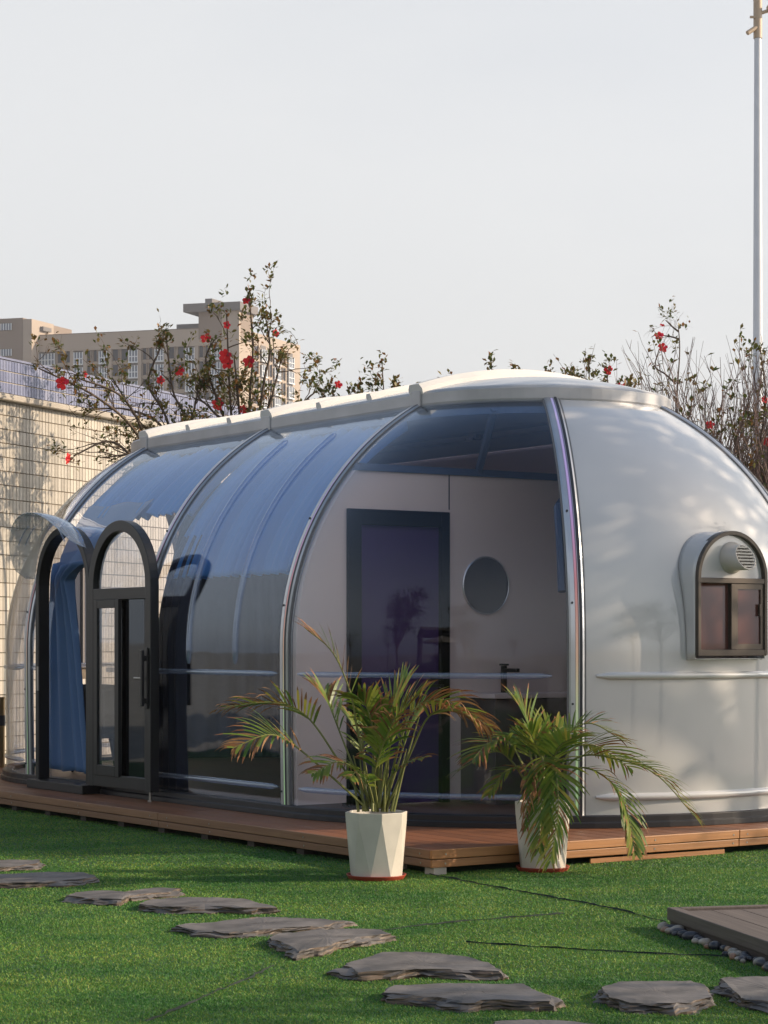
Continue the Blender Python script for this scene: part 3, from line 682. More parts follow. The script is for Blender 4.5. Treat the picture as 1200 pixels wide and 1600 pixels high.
for a, b, c, d in ((bd0, bd0 + .11, .1, bdz), (bd1 - .075, bd1, .1, bdz), (bd0 + .11, bd1 - .075, bdz - .11, bdz)): mb.box(a, b, VP - .03, VP + .06, max(.055, c - DZ), d - DZ)
bd = mb.build('bathroom_door', 'matte_black', dome); bev(bd, .004, 1)
mb = MB(); mb.box(bd0 + .11, bd1 - .075, VP + .01, VP + .03, .06, bdz - .11 - DZ); mb.build('door_slab', 'plum_glass', bd)
mb = MB(); mb.box(bd1 - .20, bd1 - .075, VP - .06, VP - .045, .93, .955); mb.box(bd1 - .11, bd1 - .085, VP - .05, VP + .01, .935, .95); mb.box(bd1 - .20, bd1 - .075, VP - .06, VP - .045, .88, .90); mb.build('handle', 'black_metal', bd)
# inner beams of the end roof
mb = MB(); mb.tube([(-.55, VP + .01, zt - DZ + .03), (-.80, -.62, 2.84)], .03, 6); mb.build('roof_strut', 'blue_beam', dome)
mb = MB(); mb.tube([(.35, VP - .02, zt - DZ + .03)] + [S('cap0', R_(58), z, -.10) for z in (2.30, 2.1, 1.9, 1.7)], .03, 6); mb.build('inner_rafter', 'blue_beam', dome)

# ------------------------------------------------------------------ things inside the cabin (their own objects)
mb = MB(); nn = 40; mz = 1.76 - DZ; mu = -.50
circ = lambda r, y: [Vector((mu + r * math.cos(2 * math.pi * i / nn), y, mz + r * math.sin(2 * math.pi * i / nn))) for i in range(nn)]
mir = empty('round_mirror', (CX, CY, DZ), TH); tag(mir, 'round frameless mirror hung on the bathroom wall behind the clear end panel', 'mirror')
mb.grid([circ(.205, VP - .001), circ(.212, VP - .018), circ(.205, VP - .024), circ(.200, VP - .020)], True); mb.build('rim', 'aluminium', mir)
mb = MB(); mb.poly(circ(.203, VP - .021)); mb.build('mirror_glass', 'mirror', mir)
vt = empty('vanity', (CX, CY, DZ), TH); tag(vt, 'grey vanity cabinet with a black tap under the round mirror', 'vanity')
mb = MB(); mb.box(-.72, .20, VP - .42, VP - .002, .05, .80); bev(mb.build('cabinet', mat('vanity_grey', (0.10, 0.085, 0.08), 0.4).name, vt), .006, 2)
mb = MB(); mb.box(-.74, .22, VP - .44, VP - .002, .802, .835); bev(mb.build('counter', 'inner_wall', vt), .004, 2)
mb = MB(); mb.box(-.42, -.385, VP - .12, VP - .085, .836, 1.03); mb.box(-.42, -.385, VP - .27, VP - .122, .985, 1.012); mb.box(-.415, -.39, VP - .15, VP - .06, 1.031, 1.045); bev(mb.build('tap', 'black_metal', vt), .003, 1)

def pleat_sheet(name, rows_fn, n, m_, rows):
    mb = MB(); mb.grid([[rows_fn(i / rows, j / n) for j in range(n + 1)] for i in range(rows + 1)])
    return in_dome(solid(mb.build(name, m_, None, True), .003, 0))
# door curtain tied back
crow = [(2.50, 4.02, 2.85), (2.25, 4.02, 3.02), (2.05, 4.0, 3.24), (1.92, 3.92, 3.52), (1.86, 3.90, 3.60), (1.74, 3.93, 3.56), (1.4, 3.97, 3.46), (1.0, 4.0, 3.38), (.6, 4.02, 3.31), (.28, 4.03, 3.24)]
def dc(s, t):
    x = s * (len(crow) - 1); i = min(int(x), len(crow) - 2); q = x - i
    z, a, b = [crow[i][k] * (1 - q) + crow[i + 1][k] * q for k in range(3)]
    w = abs(a - b); ph = t * 4.3 * 2 * math.pi + 1.3 * math.sin(3 * s + 2 * t) + 1.6 * math.sin(t * 5 + 1)
    u = -2.02 + (.012 + .05 * min(1, .30 / max(w, .1)) * .7) * math.sin(ph) + (-.0 if z < 1.9 else .42 * (z - 1.9) ** 1.2)
    if z > 2.0: u = max(u, -(rad(z) - .06))
    return Vector((u, a + (b - a) * t, z - DZ + .01 * math.sin(ph * .5)))
dcur = pleat_sheet('door_curtain', dc, 120, 'curtain_blue', 60); tag(dcur, 'blue curtain gathered and tied back inside the open arched doorway', 'curtain', 'blue curtains in the dome cabin')
# sheer blue curtains drawn along the inside of the curved side
def sheer(v0, v1, z0, m_, label, amp=.05, zt_=3.0):
    def fn(s, t):
        z = zt_ + (z0 - zt_) * s; v = v0 + (v1 - v0) * t
        ph = t * (v1 - v0) * 2 * math.pi / .13 + 1.8 * math.sin(t * 9) + 1.1 * math.sin(t * 23 + 1) + .5 * math.sin(s * 3 + t * 4)
        off = -.09 + amp * math.sin(ph) * (.6 + .4 * math.sin(t * 17 + 1))
        return S('near', v, z, off)
    return tag(pleat_sheet('sheer_curtain', fn, 160, m_, 26), label, 'curtain', 'blue curtains in the dome cabin')
sheer(.06, SP - .06, 1.86, 'curtain_sheer', 'sheer blue curtain along the curved roof behind the panel with two upright ridges')
sheer(SP + .06, VL - .05, 2.42, 'curtain_sheer', 'sheer blue curtain along the curved roof above the arched door')
def farcap(s, t):  # curtain added at the far end so the interior behind the side panel looks dark
    z = 2.95 + (.205 - 2.95) * s; a = R_(10) + R_(73) * t
    ph = t * 14 * 2 * math.pi + 2 * math.sin(t * 11); return S('cap1', a, z, -.09 + .02 * math.sin(ph))
tag(pleat_sheet('curtain', farcap, 200, 'curtain_navy', 30), 'dark blue curtain drawn around the far rounded end of the cabin', 'curtain', 'blue curtains in the dome cabin')
def sidecur(s, t):
    z = 2.42 + (.205 - 2.42) * s; v = .1 + 3.9 * t; return S('far', v, z, -.09 + .03 * math.sin(t * 34 * 2 * math.pi))
tag(pleat_sheet('curtain', sidecur, 240, 'curtain_navy', 30), 'dark blue curtain drawn along the rear side of the cabin', 'curtain', 'blue curtains in the dome cabin')
def gath(s, t):                                        # bunched curtain beside the door post
    z = 2.2 + (.21 - 2.2) * s; v = SP - .08 - .34 * t; return S('near', v, z, -.11 + .04 * math.sin(t * 4 * 2 * math.pi + 1.5 * math.sin(t * 5)))
tag(pleat_sheet('curtain', gath, 70, 'curtain_navy', 24), 'dark blue curtain bunched beside the rib next to the open door leaf', 'curtain', 'blue curtains in the dome cabin')
# black lounge chair just inside the door
ch = empty('lounge_chair', loc2w(-1.20, 4.78) + Vector((0, 0, DZ + .05)), TH + R_(60)); tag(ch, 'black rounded lounge chair just inside the arched doorway', 'chair')
mb = MB(); rows = []
for i in range(9):
    q = i / 8; z = .36 + .42 * q; r = .30 + .06 * q
    rows.append([Vector((r * math.cos(a), r * math.sin(a), z - .10 * (abs(a - math.pi) / 2) ** 2 * q)) for a in [math.pi * (.42 + 1.16 * j / 20) for j in range(21)]])
mb.grid(rows); solid(mb.build('backrest', 'hull_black', ch, True), .05, 0)
mb = MB(); mb.grid([[Vector((r * math.cos(2 * math.pi * j / 24), r * math.sin(2 * math.pi * j / 24), z)) for j in range(24)] for r, z in ((.02, .30), (.27, .30), (.30, .34), (.29, .40), (.25, .43), (.02, .44))], True); mb.build('seat', 'hull_black', ch, True)
for a in (45, 135, 225, 315):
    mb = MB(); mb.tube([(.2 * math.cos(R_(a)), .2 * math.sin(R_(a)), .31), (.27 * math.cos(R_(a)), .27 * math.sin(R_(a)), 0)], [.018, .012], 8); mb.build('leg', 'hull_black', ch, True)
# brass post on the deck
bp_ = empty('brass_post', gp(2, 1199, DZ)); bp_.location.x -= .02; tag(bp_, 'short brass post with a black band on the deck by the tiled wall', 'post')
mb = MB(); mb.tube([(0, 0, 0), (0, 0, .66)], .055, 20); mb.build('tube', 'brass', bp_, True)
mb = MB(); mb.tube([(0, 0, .40), (0, 0, .50)], .058, 20); mb.build('band', 'rubber', bp_, True)
mb = MB(); mb.tube([(0, 0, .66), (0, 0, .675)], .06, 20); mb.build('cap', 'brass', bp_, True)

# ------------------------------------------------------------------ tiled outbuilding on the left
WA = R_(24); wd = Vector((math.sin(WA), math.cos(WA), 0)); wnr = Vector((math.cos(WA), -math.sin(WA), 0))   # along, outward
WP = Vector((-600 / F * 24.0, 24.0, 0)) - wd * 3.5; WL = 17.5
ob = empty('tiled_building', WP, math.pi / 2 - WA)        # local x along the wall, -y outward
tag(ob, 'low cream tiled building with a blue tiled parapet behind the cabin', 'building')
mb = MB(); mb.box(0, WL, .012, 5, 0, 4.06); mb.build('wall', 'grout', ob)
mb = MB(); mb.box(-.1, WL + .1, -.10, 5, 4.02, 4.09); bev(mb.build('ledge', 'concrete', ob), .01, 1)
mb = MB(); mb.box(-.05, WL, -.048, .15, 4.09, 4.47); mb.build('parapet', 'concrete', ob)
mb = MB(); mb.box(-.06, WL, -.065, .17, 4.472, 4.495); mb.build('coping', 'tile_blue', ob)
par = ob.children[-2]
tw, tht = .056, .118
mb = MB(); mb.box(.004, tw - .004, -.012, .004, .004, tht - .004); t_ = mb.build('t', 'tile_blue'); bl = t_.data; bl.name = 'blue_tile'; bpy.data.objects.remove(t_)
i0 = int(3.3 / tw); brest = MB()
for i in range(0, int(WL / tw)):
    for k in range(3):
        if i0 <= i < i0 + 98: inst(bl, 'tile', par, (i * tw, -.048, 4.10 + k * .124))
        else: brest.box(i * tw + .004, i * tw + tw - .004, -.060, -.044, 4.104 + k * .124, 4.214 + k * .124)
o = brest.build('tile_field', 'tile_blue', par); o['kind'] = 'stuff'
cw, chh = .066, .155
mb = MB(); mb.box(.0045, cw - .0045, -.008, .004, .006, chh - .006); t_ = mb.build('t', 'tile_cream'); cmd = t_.data; cmd.name = 'cream_tile'; bpy.data.objects.remove(t_)
wx0, wx1, wz0_, wz1_ = 4.90, 5.45, 1.10, 2.30            # window in the tiled wall
wall = ob.children[0]; rest = MB(); nt = 0
cells = [(i, k) for k in range(26) for i in range(int(3.0 / cw), int(16 / cw))]
for (i, k) in cells:
    x, z = i * cw, 4.02 - (k + 1) * chh
    if x + cw > wx0 - .06 and x < wx1 + .06 and z + chh > wz0_ - .06 and z < wz1_ + .06: continue
    if nt < 300 and x > 3.4 and x < 4.9 and z > 1.9:
        inst(cmd, 'tile', wall, (x, .012, z)); nt += 1
    else: rest.box(x + .0045, x + cw - .0045, .004, .016, z + .006, z + chh - .006)
o = rest.build('tile_field', 'tile_cream_all', wall); o['kind'] = 'stuff'
mb = MB(); mb.box(wx0, wx1, -.01, .02, wz0_, wz1_); wdn = mb.build('window', 'window_dark', ob)
mb = MB()
for a, b, c, d in ((wx0 - .05, wx0, wz0_ - .05, wz1_ + .05), (wx1, wx1 + .05, wz0_ - .05, wz1_ + .05), (wx0, wx1, wz1_, wz1_ + .05), (wx0, wx1, wz0_ - .05, wz0_), ((wx0 + wx1) / 2 - .02, (wx0 + wx1) / 2 + .02, wz0_, wz1_)): mb.box(a, b, -.04, .02, c, d)
mb.build('window_frame', 'building_slab', wdn)

# ------------------------------------------------------------------ slate stepping stones
ST = [([(-45, 1346), (20, 1343), (62, 1343), (58, 1349), (12, 1354), (-45, 1357)], .045, 'small slate stepping stone with a tan broken edge, end of the path by the deck'),
 ([(-35, 1367), (60, 1363), (128, 1362), (150, 1370), (120, 1374), (40, 1379), (-35, 1380)], .05, 'long grey slate stepping stone with a ragged brown right end'),
 ([(104, 1399), (122, 1393), (172, 1391), (195, 1393), (252, 1386), (282, 1388), (262, 1393), (205, 1398), (190, 1405), (140, 1403)], .05, 'narrow slate stepping stone with a notched side and pale right edge'),
 ([(217, 1412), (238, 1404), (290, 1402), (345, 1402), (385, 1405), (432, 1417), (380, 1418), (320, 1415), (270, 1417)], .055, 'slate stepping stone with a slanted cleft across its front'),
 ([(274, 1446), (330, 1440), (420, 1432), (500, 1436), (535, 1438), (515, 1444), (440, 1450), (360, 1456), (300, 1452)], .045, 'smooth flat dark slate stepping stone with an even rim'),
 ([(421, 1464), (437, 1458), (500, 1452), (585, 1450), (606, 1458), (560, 1464), (525, 1472), (505, 1480), (470, 1484)], .06, 'slate stepping stone with a dark hollow broken out of its front'),
 ([(541, 1505), (598, 1488), (652, 1486), (733, 1495), (762, 1503), (780, 1517), (722, 1515), (660, 1513), (600, 1517), (560, 1519)], .06, 'thick brownish slate stepping stone with many split layers'),
 ([(599, 1549), (617, 1539), (692, 1536), (815, 1537), (845, 1550), (859, 1564), (790, 1562), (722, 1563), (670, 1556)], .062, 'large slate stepping stone with a smooth top and deep layered front edge'),
 ([(940, 1543), (967, 1533), (1078, 1532), (1101, 1539), (1111, 1558), (1050, 1568), (985, 1566), (953, 1558)], .06, 'angular slate stepping stone lying alone between the path and the platform'),
 ([(1126, 1528), (1200, 1525), (1262, 1530), (1270, 1552), (1200, 1564), (1158, 1558)], .06, 'angular slate stepping stone below the pebbled platform edge'),
 ([(774, 1595), (827, 1592), (930, 1598), (960, 1625), (860, 1640), (770, 1625)], .06, 'slate stepping stone cut off by the picture edge after the large layered one')]
for si, (px, zt_, lab) in enumerate(ST):
    rg = random.Random(si + 11); zt_ *= .64; P_ = [gp(x, y, zt_) for x, y in px]
    if sum(a.x * b.y - b.x * a.y for a, b in zip(P_, P_[1:] + P_[:1])) < 0: P_.reverse()
    c = sum(P_, Vector()) / len(P_); Q = []
    for a, b in zip(P_, P_[1:] + P_[:1]):
        m_ = max(2, int((b - a).length / .022))
        for i in range(m_): Q.append(a.lerp(b, i / m_))
    n = len(Q); nl = 6; mb = MB(); rows = []
    ph = [rg.uniform(0, 6.28) for _ in range(12)]
    def w1(i, f, k): a_ = 2 * math.pi * i / n; return math.sin(round(f) * a_ + ph[k % 12])
    sl = [max(.004, .024 + .022 * w1(i, 3, 0) + .016 * w1(i, 7, 1) + .010 * w1(i, 17, 2)) for i in range(n)]
    bulge = [.5 + .5 * w1(i, 4, 3) for i in range(n)]
    steps = [sorted(rg.random() for _ in range(nl - 1)) for _ in range(4)]
    for L_ in range(nl + 1):
        row = []
        for i, q in enumerate(Q):
            d = (q - c).normalized(); st_ = [0] + steps[0] + [1]; st2 = [0] + steps[1] + [1]
            bl_ = .5 + .5 * w1(i, 2, 4); zf = L_ / nl; of = st_[L_] * bl_ + st2[L_] * (1 - bl_)
            off = sl[i] * of * 1.35 + (.006 * w1(i, 8 + L_ % 3, 10 + L_) + .004 * w1(i, 13 + 2 * (L_ % 2), 5 + L_)) * (L_ > 0) + rg.uniform(-.0012, .0012) - (.010 * bulge[i] if L_ == nl else 0)
            p = q + d * off; zz = zt_ * (1 - zf) + (.004 * w1(i, 5, 6) + .003 * w1(i, 11, 7) + rg.uniform(-.0015, .0015)) * (0 < L_ < nl) + (.0015 * w1(i, 6, 8) - .003 * max(0, w1(i, 9, 9)) * (rg.random() < .6) if L_ == 0 else 0) - (.004 if L_ == nl else 0)
            row.append(Vector((p.x - c.x, p.y - c.y, zz)))
        rows.append(row)
    mb.grid(rows[::-1], True)
    inner = [[p * 1.0 for p in rows[0]]]
    for s_ in (.8, .5, .2): inner.append([Vector((p.x * s_, p.y * s_, zt_ + .003 * math.sin(p.x * 11 * s_ + ph[0]) + .003 * math.sin(p.y * 17 * s_ + ph[1]) + rg.uniform(-.0008, .0008))) for p in rows[0]])
    mb.grid(inner[::-1], True); mb.poly(inner[-1])
    o = mb.build('stepping_stone', 'slate'); weld(o, .0003); o.location = (c.x, c.y, 0); tag(o, lab, 'stepping stone', 'slate stepping stones on the lawn')

# ------------------------------------------------------------------ dark timber platform with pebbles
pc = gp(1042, 1450); e2 = Vector((.223, -.975, 0)).normalized(); PA = math.atan2(e2.y, e2.x) + math.pi / 2   # local -y = e2, local x = e1
pl = empty('dark_platform', (pc.x, pc.y, 0), PA); tag(pl, 'low dark weathered timber platform edged with pebbles', 'platform')
PX, PY, PZ = 2.3, 3.2, .098
for a, b, c_, d in ((0, .055, -PY, 0), (.057, PX, -.045, 0), (PX - .055, PX, -PY, -.047), (.057, PX - .057, -PY, -PY + .045)):
    mb = MB(); mb.box(a, b, c_, d, .038, PZ); bev(mb.build('fascia_board', 'dark_wood', pl), .004, 2)
mb = MB(); mb.box(.012, PX - .012, -PY + .012, -.012, 0, .036); mb.build('plinth', 'dark_fascia', pl)
for i in range(15):
    x0 = .057 + i * .145
    for (a, b) in ((-PY + .047, -1.35 - .4 * (i % 2)), (-1.346 - .4 * (i % 2), -.06)):
        if x0 + .142 < PX - .057:
            mb = MB(); mb.box(x0 + .003, x0 + .142, a, b, .06, PZ - .012); mb.build('plank', 'dark_wood', pl)
rg = random.Random(5)
def pebble(p, r, sq):
    kd = rg.choices(('dark', 'pale', 'tan'), (.66, .26, .08))[0]; label = {'dark': 'smooth black pebble in the row along the dark platform edge', 'pale': 'smooth cream pebble in the row along the dark platform edge', 'tan': 'smooth reddish tan pebble in the row along the dark platform edge'}[kd]
    mb = MB(); sx, sy, sz = r * rg.uniform(.9, 1.4), r * rg.uniform(.7, 1), r * sq; f1, f2 = rg.uniform(0, 6), rg.uniform(0, 6)
    mb.grid([[Vector((sx * math.sin(a) * math.cos(b) * (1 + .08 * math.sin(2 * b + f1)), sy * math.sin(a) * math.sin(b) * (1 + .07 * math.sin(3 * b + f2)), sz * math.cos(a))) for b in [2 * math.pi * j / 14 for j in range(14)]] for a in [.02 + (math.pi - .04) * i / 9 for i in range(10)]], True)
    o = mb.build('pebble', 'pebble_' + kd, None, True); weld(o, 1e-5); o.location = p; o.rotation_euler = (rg.uniform(-.3, .3), rg.uniform(-.3, .3), rg.uniform(0, 6.28)); tag(o, label, 'pebble', kd + ' pebbles along the dark platform')
y = -.05
while y > -1.9:
    r = rg.uniform(.018, .032); q = pc + Matrix.Rotation(PA, 3, 'Z') @ Vector((-r * .9 - rg.uniform(0, .02), y, 0)); pebble((q.x, q.y, r * .55), r, .72)
    if rg.random() < .55:
        r2 = rg.uniform(.014, .024); q = pc + Matrix.Rotation(PA, 3, 'Z') @ Vector((-.055 - rg.uniform(0, .03), y - .01, 0)); pebble((q.x, q.y, r2 * .6), r2, .7)
    y -= r * rg.uniform(1.5, 2.1)

# ------------------------------------------------------------------ potted palms
def catmull(P_, n):
    P_ = [Vector(p) for p in P_]; Q = [P_[0] * 2 - P_[1]] + P_ + [P_[-1] * 2 - P_[-2]]; out = []
    for i in range(1, len(Q) - 2):
        for k in range(n):
            t = k / n; a, b, c, d = Q[i - 1:i + 3]
            out.append(.5 * ((2 * b) + (c - a) * t + (2 * a - 5 * b + 4 * c - d) * t * t + (3 * b - 3 * c + d - a) * t ** 3))
    out.append(P_[-1]); return out
def frond(parent, org, pts, Lmax, brown, seed, start=.30, npair=26, droop=.5, spread=.8, wid=.0085):
    rg = random.Random(seed); C = catmull(pts, 10); n = len(C); mb = MB()
    mb.tube([p - org for p in C], [.0065 * (1 - .8 * i / (n - 1)) + .0012 for i in range(n)], 5, True, 0)
    roll = rg.uniform(-.5, .5)
    for k in range(npair):
        q = start + (1 - start) * k / (npair - 1); x = q * (n - 1); i = min(int(x), n - 2); p = C[i].lerp(C[i + 1], x - i); t = (C[i + 1] - C[i]).normalized()
        s = t.cross(Vector((0, 0, 1))); s = s.normalized() if s.length > .15 else Vector((1, 0, 0)); up = s.cross(t)
        s = (s * math.cos(roll) + up * math.sin(roll)).normalized(); up = s.cross(t)
        prof = math.sin(math.pi * min(1, .18 + .82 * (k / (npair - 1)))) ** .6 * .75 + .30
        for sd_ in (-1, 1):
            if rg.random() < .06: continue
            L_ = 1.3 * Lmax * prof * rg.uniform(.75, 1.08); fwd = .55 + .7 * (k / npair)
            d = (s * sd_ * spread + t * fwd + up * rg.uniform(.05, .35)).normalized(); dead = rg.random() < brown * (.15 + .75 * q)
            dr = droop * rg.uniform(.7, 1.4) * (1.5 if dead else 1); pr = None; cur = p.copy(); w0 = wid * rg.uniform(.8, 1.2) * (.6 if dead else 1); ns = 5; tipb = rg.uniform(.78, 1.1) - .42 * brown
            rows = []
            for j in range(ns + 1):
                tt = j / ns; w = w0 * (math.sin(math.pi * (.12 + .86 * tt)) ** .8) + .0004; wv = d.cross(up); wv = wv.normalized() if wv.length > .05 else t
                if dead: wv = (wv + up * math.sin(3 * tt + sd_)).normalized()
                rows.append((cur - wv * w - org, cur + wv * w - org)); cur = cur + d * (L_ / ns); d = (d + Vector((0, 0, -1)) * dr * (.25 + tt) / ns * 1.6).normalized()
            b0 = len(mb.v); mb.v += [tuple(v) for r_ in rows for v in r_]
            for j in range(ns): mb.f.append((b0 + 2 * j, b0 + 2 * j + 1, b0 + 2 * j + 3, b0 + 2 * j + 2)); mb.mi.append(2 if dead or (j + 1) / ns > tipb + .15 else 1)
    return mb.build('frond', ['rachis', 'frond_green', 'frond_brown'], parent)
def potted(loc, rt, rb, hgt, label, rot):
    e = empty('potted_palm', loc); tag(e, label, 'potted palm', 'potted palms beside the deck')
    z0 = .018; n = 8; mb = MB()
    T = [Vector((rt * math.cos(rot + 2 * math.pi * i / n), rt * math.sin(rot + 2 * math.pi * i / n), hgt)) for i in range(n)]
    T2 = [Vector((p.x * .985, p.y * .985, hgt - .045)) for p in T]
    B = [Vector((rb * math.cos(rot + 2 * math.pi * (i + .5) / n), rb * math.sin(rot + 2 * math.pi * (i + .5) / n), z0)) for i in range(n)]
    I = [Vector((p.x * .93, p.y * .93, hgt)) for p in T]; I2 = [Vector((p.x * .88, p.y * .88, hgt - .06)) for p in T]
    for i in range(n):
        j = (i + 1) % n
        mb.quad(T2[i], T2[j], T[j], T[i]); mb.tri(T2[i], B[i], T2[j]); mb.tri(B[i], B[j], T2[j]); mb.quad(T[i], T[j], I[j], I[i]); mb.quad(I[i], I[j], I2[j], I2[i])
    mb.poly(B[::-1]); pot = weld(mb.build('pot', 'pot_cream', e)); bev(pot, .003, 2)
    mb = MB(); mb.poly([(p.x * 1.0, p.y * 1.0, hgt - .04) for p in I2]); mb.build('soil', 'soil', e)
    mb = MB(); N = 32; rr = lambda r, z: [Vector((r * math.cos(2 * math.pi * i / N), r * math.sin(2 * math.pi * i / N), z)) for i in range(N)]
    rs = rb + .016; mb.grid([rr(rs - .02, .003), rr(rs, .026), rr(rs + .006, .028), rr(rs + .004, .022), rr(rs - .01, .0)], True); mb.poly(rr(rs - .018, .012)); mb.poly(rr(rs - .01, .0)[::-1]); mb.build('saucer', 'terracotta', e, True)
    return e
def palm(e, loc, Yc, specs, base, stems):
    org = Vector(loc)
    for i, (pts, dy, L_, br, kw) in enumerate(specs):
        n = len(pts); W_ = [at(x, y, Yc + dy * (k / (n - 1)) ** 1.2 + .03 * math.sin(i * 2.1)) for k, (x, y) in enumerate(pts)]
        frond(e, org, W_, L_, br, 100 + i + int(base), **kw)
    rg = random.Random(int(base))
    for (x0, y0, x1, y1) in stems:
        mb = MB(); a = at(x0, y0, Yc + rg.uniform(-.06, .06)); b = at(x1, y1, Yc + rg.uniform(-.08, .08)); mb.tube([a - org, a.lerp(b, .5) + Vector((rg.uniform(-.01, .01), 0, 0)) - org, b - org], [.010, .007, .004], 6); mb.build('stem', 'rachis', e, True)
Y1 = 12.38; l1 = Vector(((588 - 600) / F * Y1, Y1, 0))
p1 = potted(l1, .180, .150, .383, 'potted palm with many dry brown fronds in a faceted cream pot at the deck corner', .18)
k_ = dict
S1 = [([(585, 1262), (560, 1150), (548, 1085), (520, 1020), (475, 980)], -.10, .17, .75, k_(start=.5, npair=16, droop=.35, spread=.35, wid=.007)),
      ([(575, 1262), (530, 1190), (480, 1120), (430, 1098), (352, 1104)], -.25, .20, .75, k_(start=.45, npair=24, droop=.6)),
      ([(572, 1262), (520, 1215), (460, 1165), (420, 1148), (366, 1168)], -.45, .20, .60, k_(start=.45, npair=22, droop=.7)),
      ([(600, 1262), (625, 1160), (650, 1105), (700, 1095), (765, 1135)], .10, .21, .65, k_(start=.42, npair=26, droop=.9)),
      ([(605, 1262), (640, 1180), (670, 1120), (710, 1108), (745, 1128)], -.35, .18, .85, k_(start=.5, npair=20, droop=1.0)),
      ([(590, 1262), (600, 1170), (612, 1110), (634, 1062)], .2, .20, .12, k_(start=.35, npair=20, droop=.25, spread=.4)),
      ([(580, 1262), (545, 1180), (518, 1110), (508, 1085)], .15, .17, .35, k_(start=.5, npair=18, droop=.5, spread=.5)),
      ([(588, 1262), (588, 1170), (575, 1110), (560, 1090)], -.1, .17, .45, k_(start=.45, npair=18, droop=.7)),
      ([(592, 1262), (606, 1180), (625, 1120), (655, 1085)], -.15, .19, .35, k_(start=.4, npair=20, droop=.6, spread=.5)),
      ([(582, 1262), (560, 1210), (530, 1190), (490, 1208)], -.3, .15, .55, k_(start=.35, npair=16, droop=.8)),
      ([(600, 1262), (620, 1200), (640, 1140), (660, 1110)], .25, .15, .4, k_(start=.5, npair=14, droop=.4, spread=.4)),
      ([(590, 1262), (585, 1210), (600, 1160), (618, 1120)], -.3, .16, .55, k_(start=.4, npair=18, droop=.9)),
      ([(580, 1262), (570, 1190), (560, 1140), (545, 1115)], .3, .16, .2, k_(start=.4, npair=16, droop=.5)),
      ([(595, 1262), (610, 1215), (640, 1190), (660, 1185)], -.2, .11, .5, k_(start=.4, npair=12, droop=.6)),
      ([(585, 1262), (575, 1225), (560, 1205), (548, 1215)], -.35, .12, .4, k_(start=.3, npair=14, droop=.9)),
      ([(592, 1262), (596, 1200), (592, 1150), (598, 1100)], 0, .17, .25, k_(start=.45, npair=18, droop=.35, spread=.35))]
stems1 = [(x, 1268, x + dx, y) for x, dx, y in ((560, -14, 1190), (568, -6, 1170), (575, -8, 1150), (582, 2, 1140), (590, 4, 1150), (597, 12, 1150), (604, 20, 1160), (611, 24, 1170), (615, 40, 1120), (572, -20, 1180), (586, 0, 1130), (600, 8, 1180))]
palm(p1, l1, Y1, S1, 1, stems1)
Y2 = 12.82; l2 = Vector(((848 - 600) / F * Y2, Y2, 0))
p2 = potted(l2, .166, .138, .410, 'greener potted palm with drooping fronds in a cream pot beside the white end wall', .05)
S2 = [([(845, 1245), (835, 1170), (822, 1120), (806, 1095)], .1, .17, .15, k_(start=.35, npair=18, droop=.4, spread=.5)),
      ([(835, 1245), (800, 1190), (770, 1175), (715, 1205)], -.1, .19, .2, k_(start=.35, npair=22, droop=.6)),
      ([(838, 1245), (800, 1165), (765, 1160), (740, 1185)], -.3, .18, .2, k_(start=.4, npair=20, droop=.6)),
      ([(855, 1245), (880, 1160), (920, 1130), (975, 1158)], .05, .20, .08, k_(start=.4, npair=20, droop=.35)),
      ([(858, 1245), (900, 1185), (960, 1185), (1025, 1210), (1085, 1275)], -.15, .25, .12, k_(start=.3, npair=30, droop=.55)),
      ([(860, 1245), (905, 1200), (955, 1222), (980, 1270), (992, 1330)], -.35, .18, .2, k_(start=.3, npair=24, droop=.9, spread=.55)),
      ([(850, 1248), (855, 1195), (868, 1205), (872, 1270), (860, 1345)], -.5, .20, .12, k_(start=.3, npair=30, droop=.7, spread=.65)),
      ([(846, 1248), (845, 1185), (850, 1200), (846, 1260), (842, 1325)], -.42, .18, .12, k_(start=.35, npair=26, droop=.7, spread=.6)),
      ([(848, 1245), (850, 1180), (858, 1150), (880, 1135)], .25, .18, .05, k_(start=.35, npair=18, droop=.5)),
      ([(842, 1245), (830, 1185), (822, 1160), (800, 1150)], .2, .18, .08, k_(start=.35, npair=18, droop=.5)),
      ([(838, 1245), (820, 1205), (790, 1205), (765, 1240)], -.2, .13, .25, k_(start=.35, npair=16, droop=.8)),
      ([(852, 1245), (864, 1190), (876, 1165), (900, 1150)], -.3, .18, .05, k_(start=.35, npair=18, droop=.5)),
      ([(845, 1246), (838, 1205), (828, 1215), (820, 1290)], -.3, .12, .95, k_(start=.35, npair=16, droop=1.2, spread=.4)),
      ([(848, 1246), (846, 1190), (838, 1165), (826, 1140)], -.1, .18, .1, k_(start=.4, npair=16, droop=.4)),
      ([(860, 1245), (890, 1175), (930, 1165), (985, 1200)], .3, .20, .1, k_(start=.4, npair=20, droop=.6))]
stems2 = [(x, 1252, x + dx, y) for x, dx, y in ((830, -14, 1190), (838, -8, 1180), (845, 0, 1170), (852, 4, 1180), (860, 14, 1190), (866, 24, 1195))]
palm(p2, l2, Y2, S2, 31, stems2)

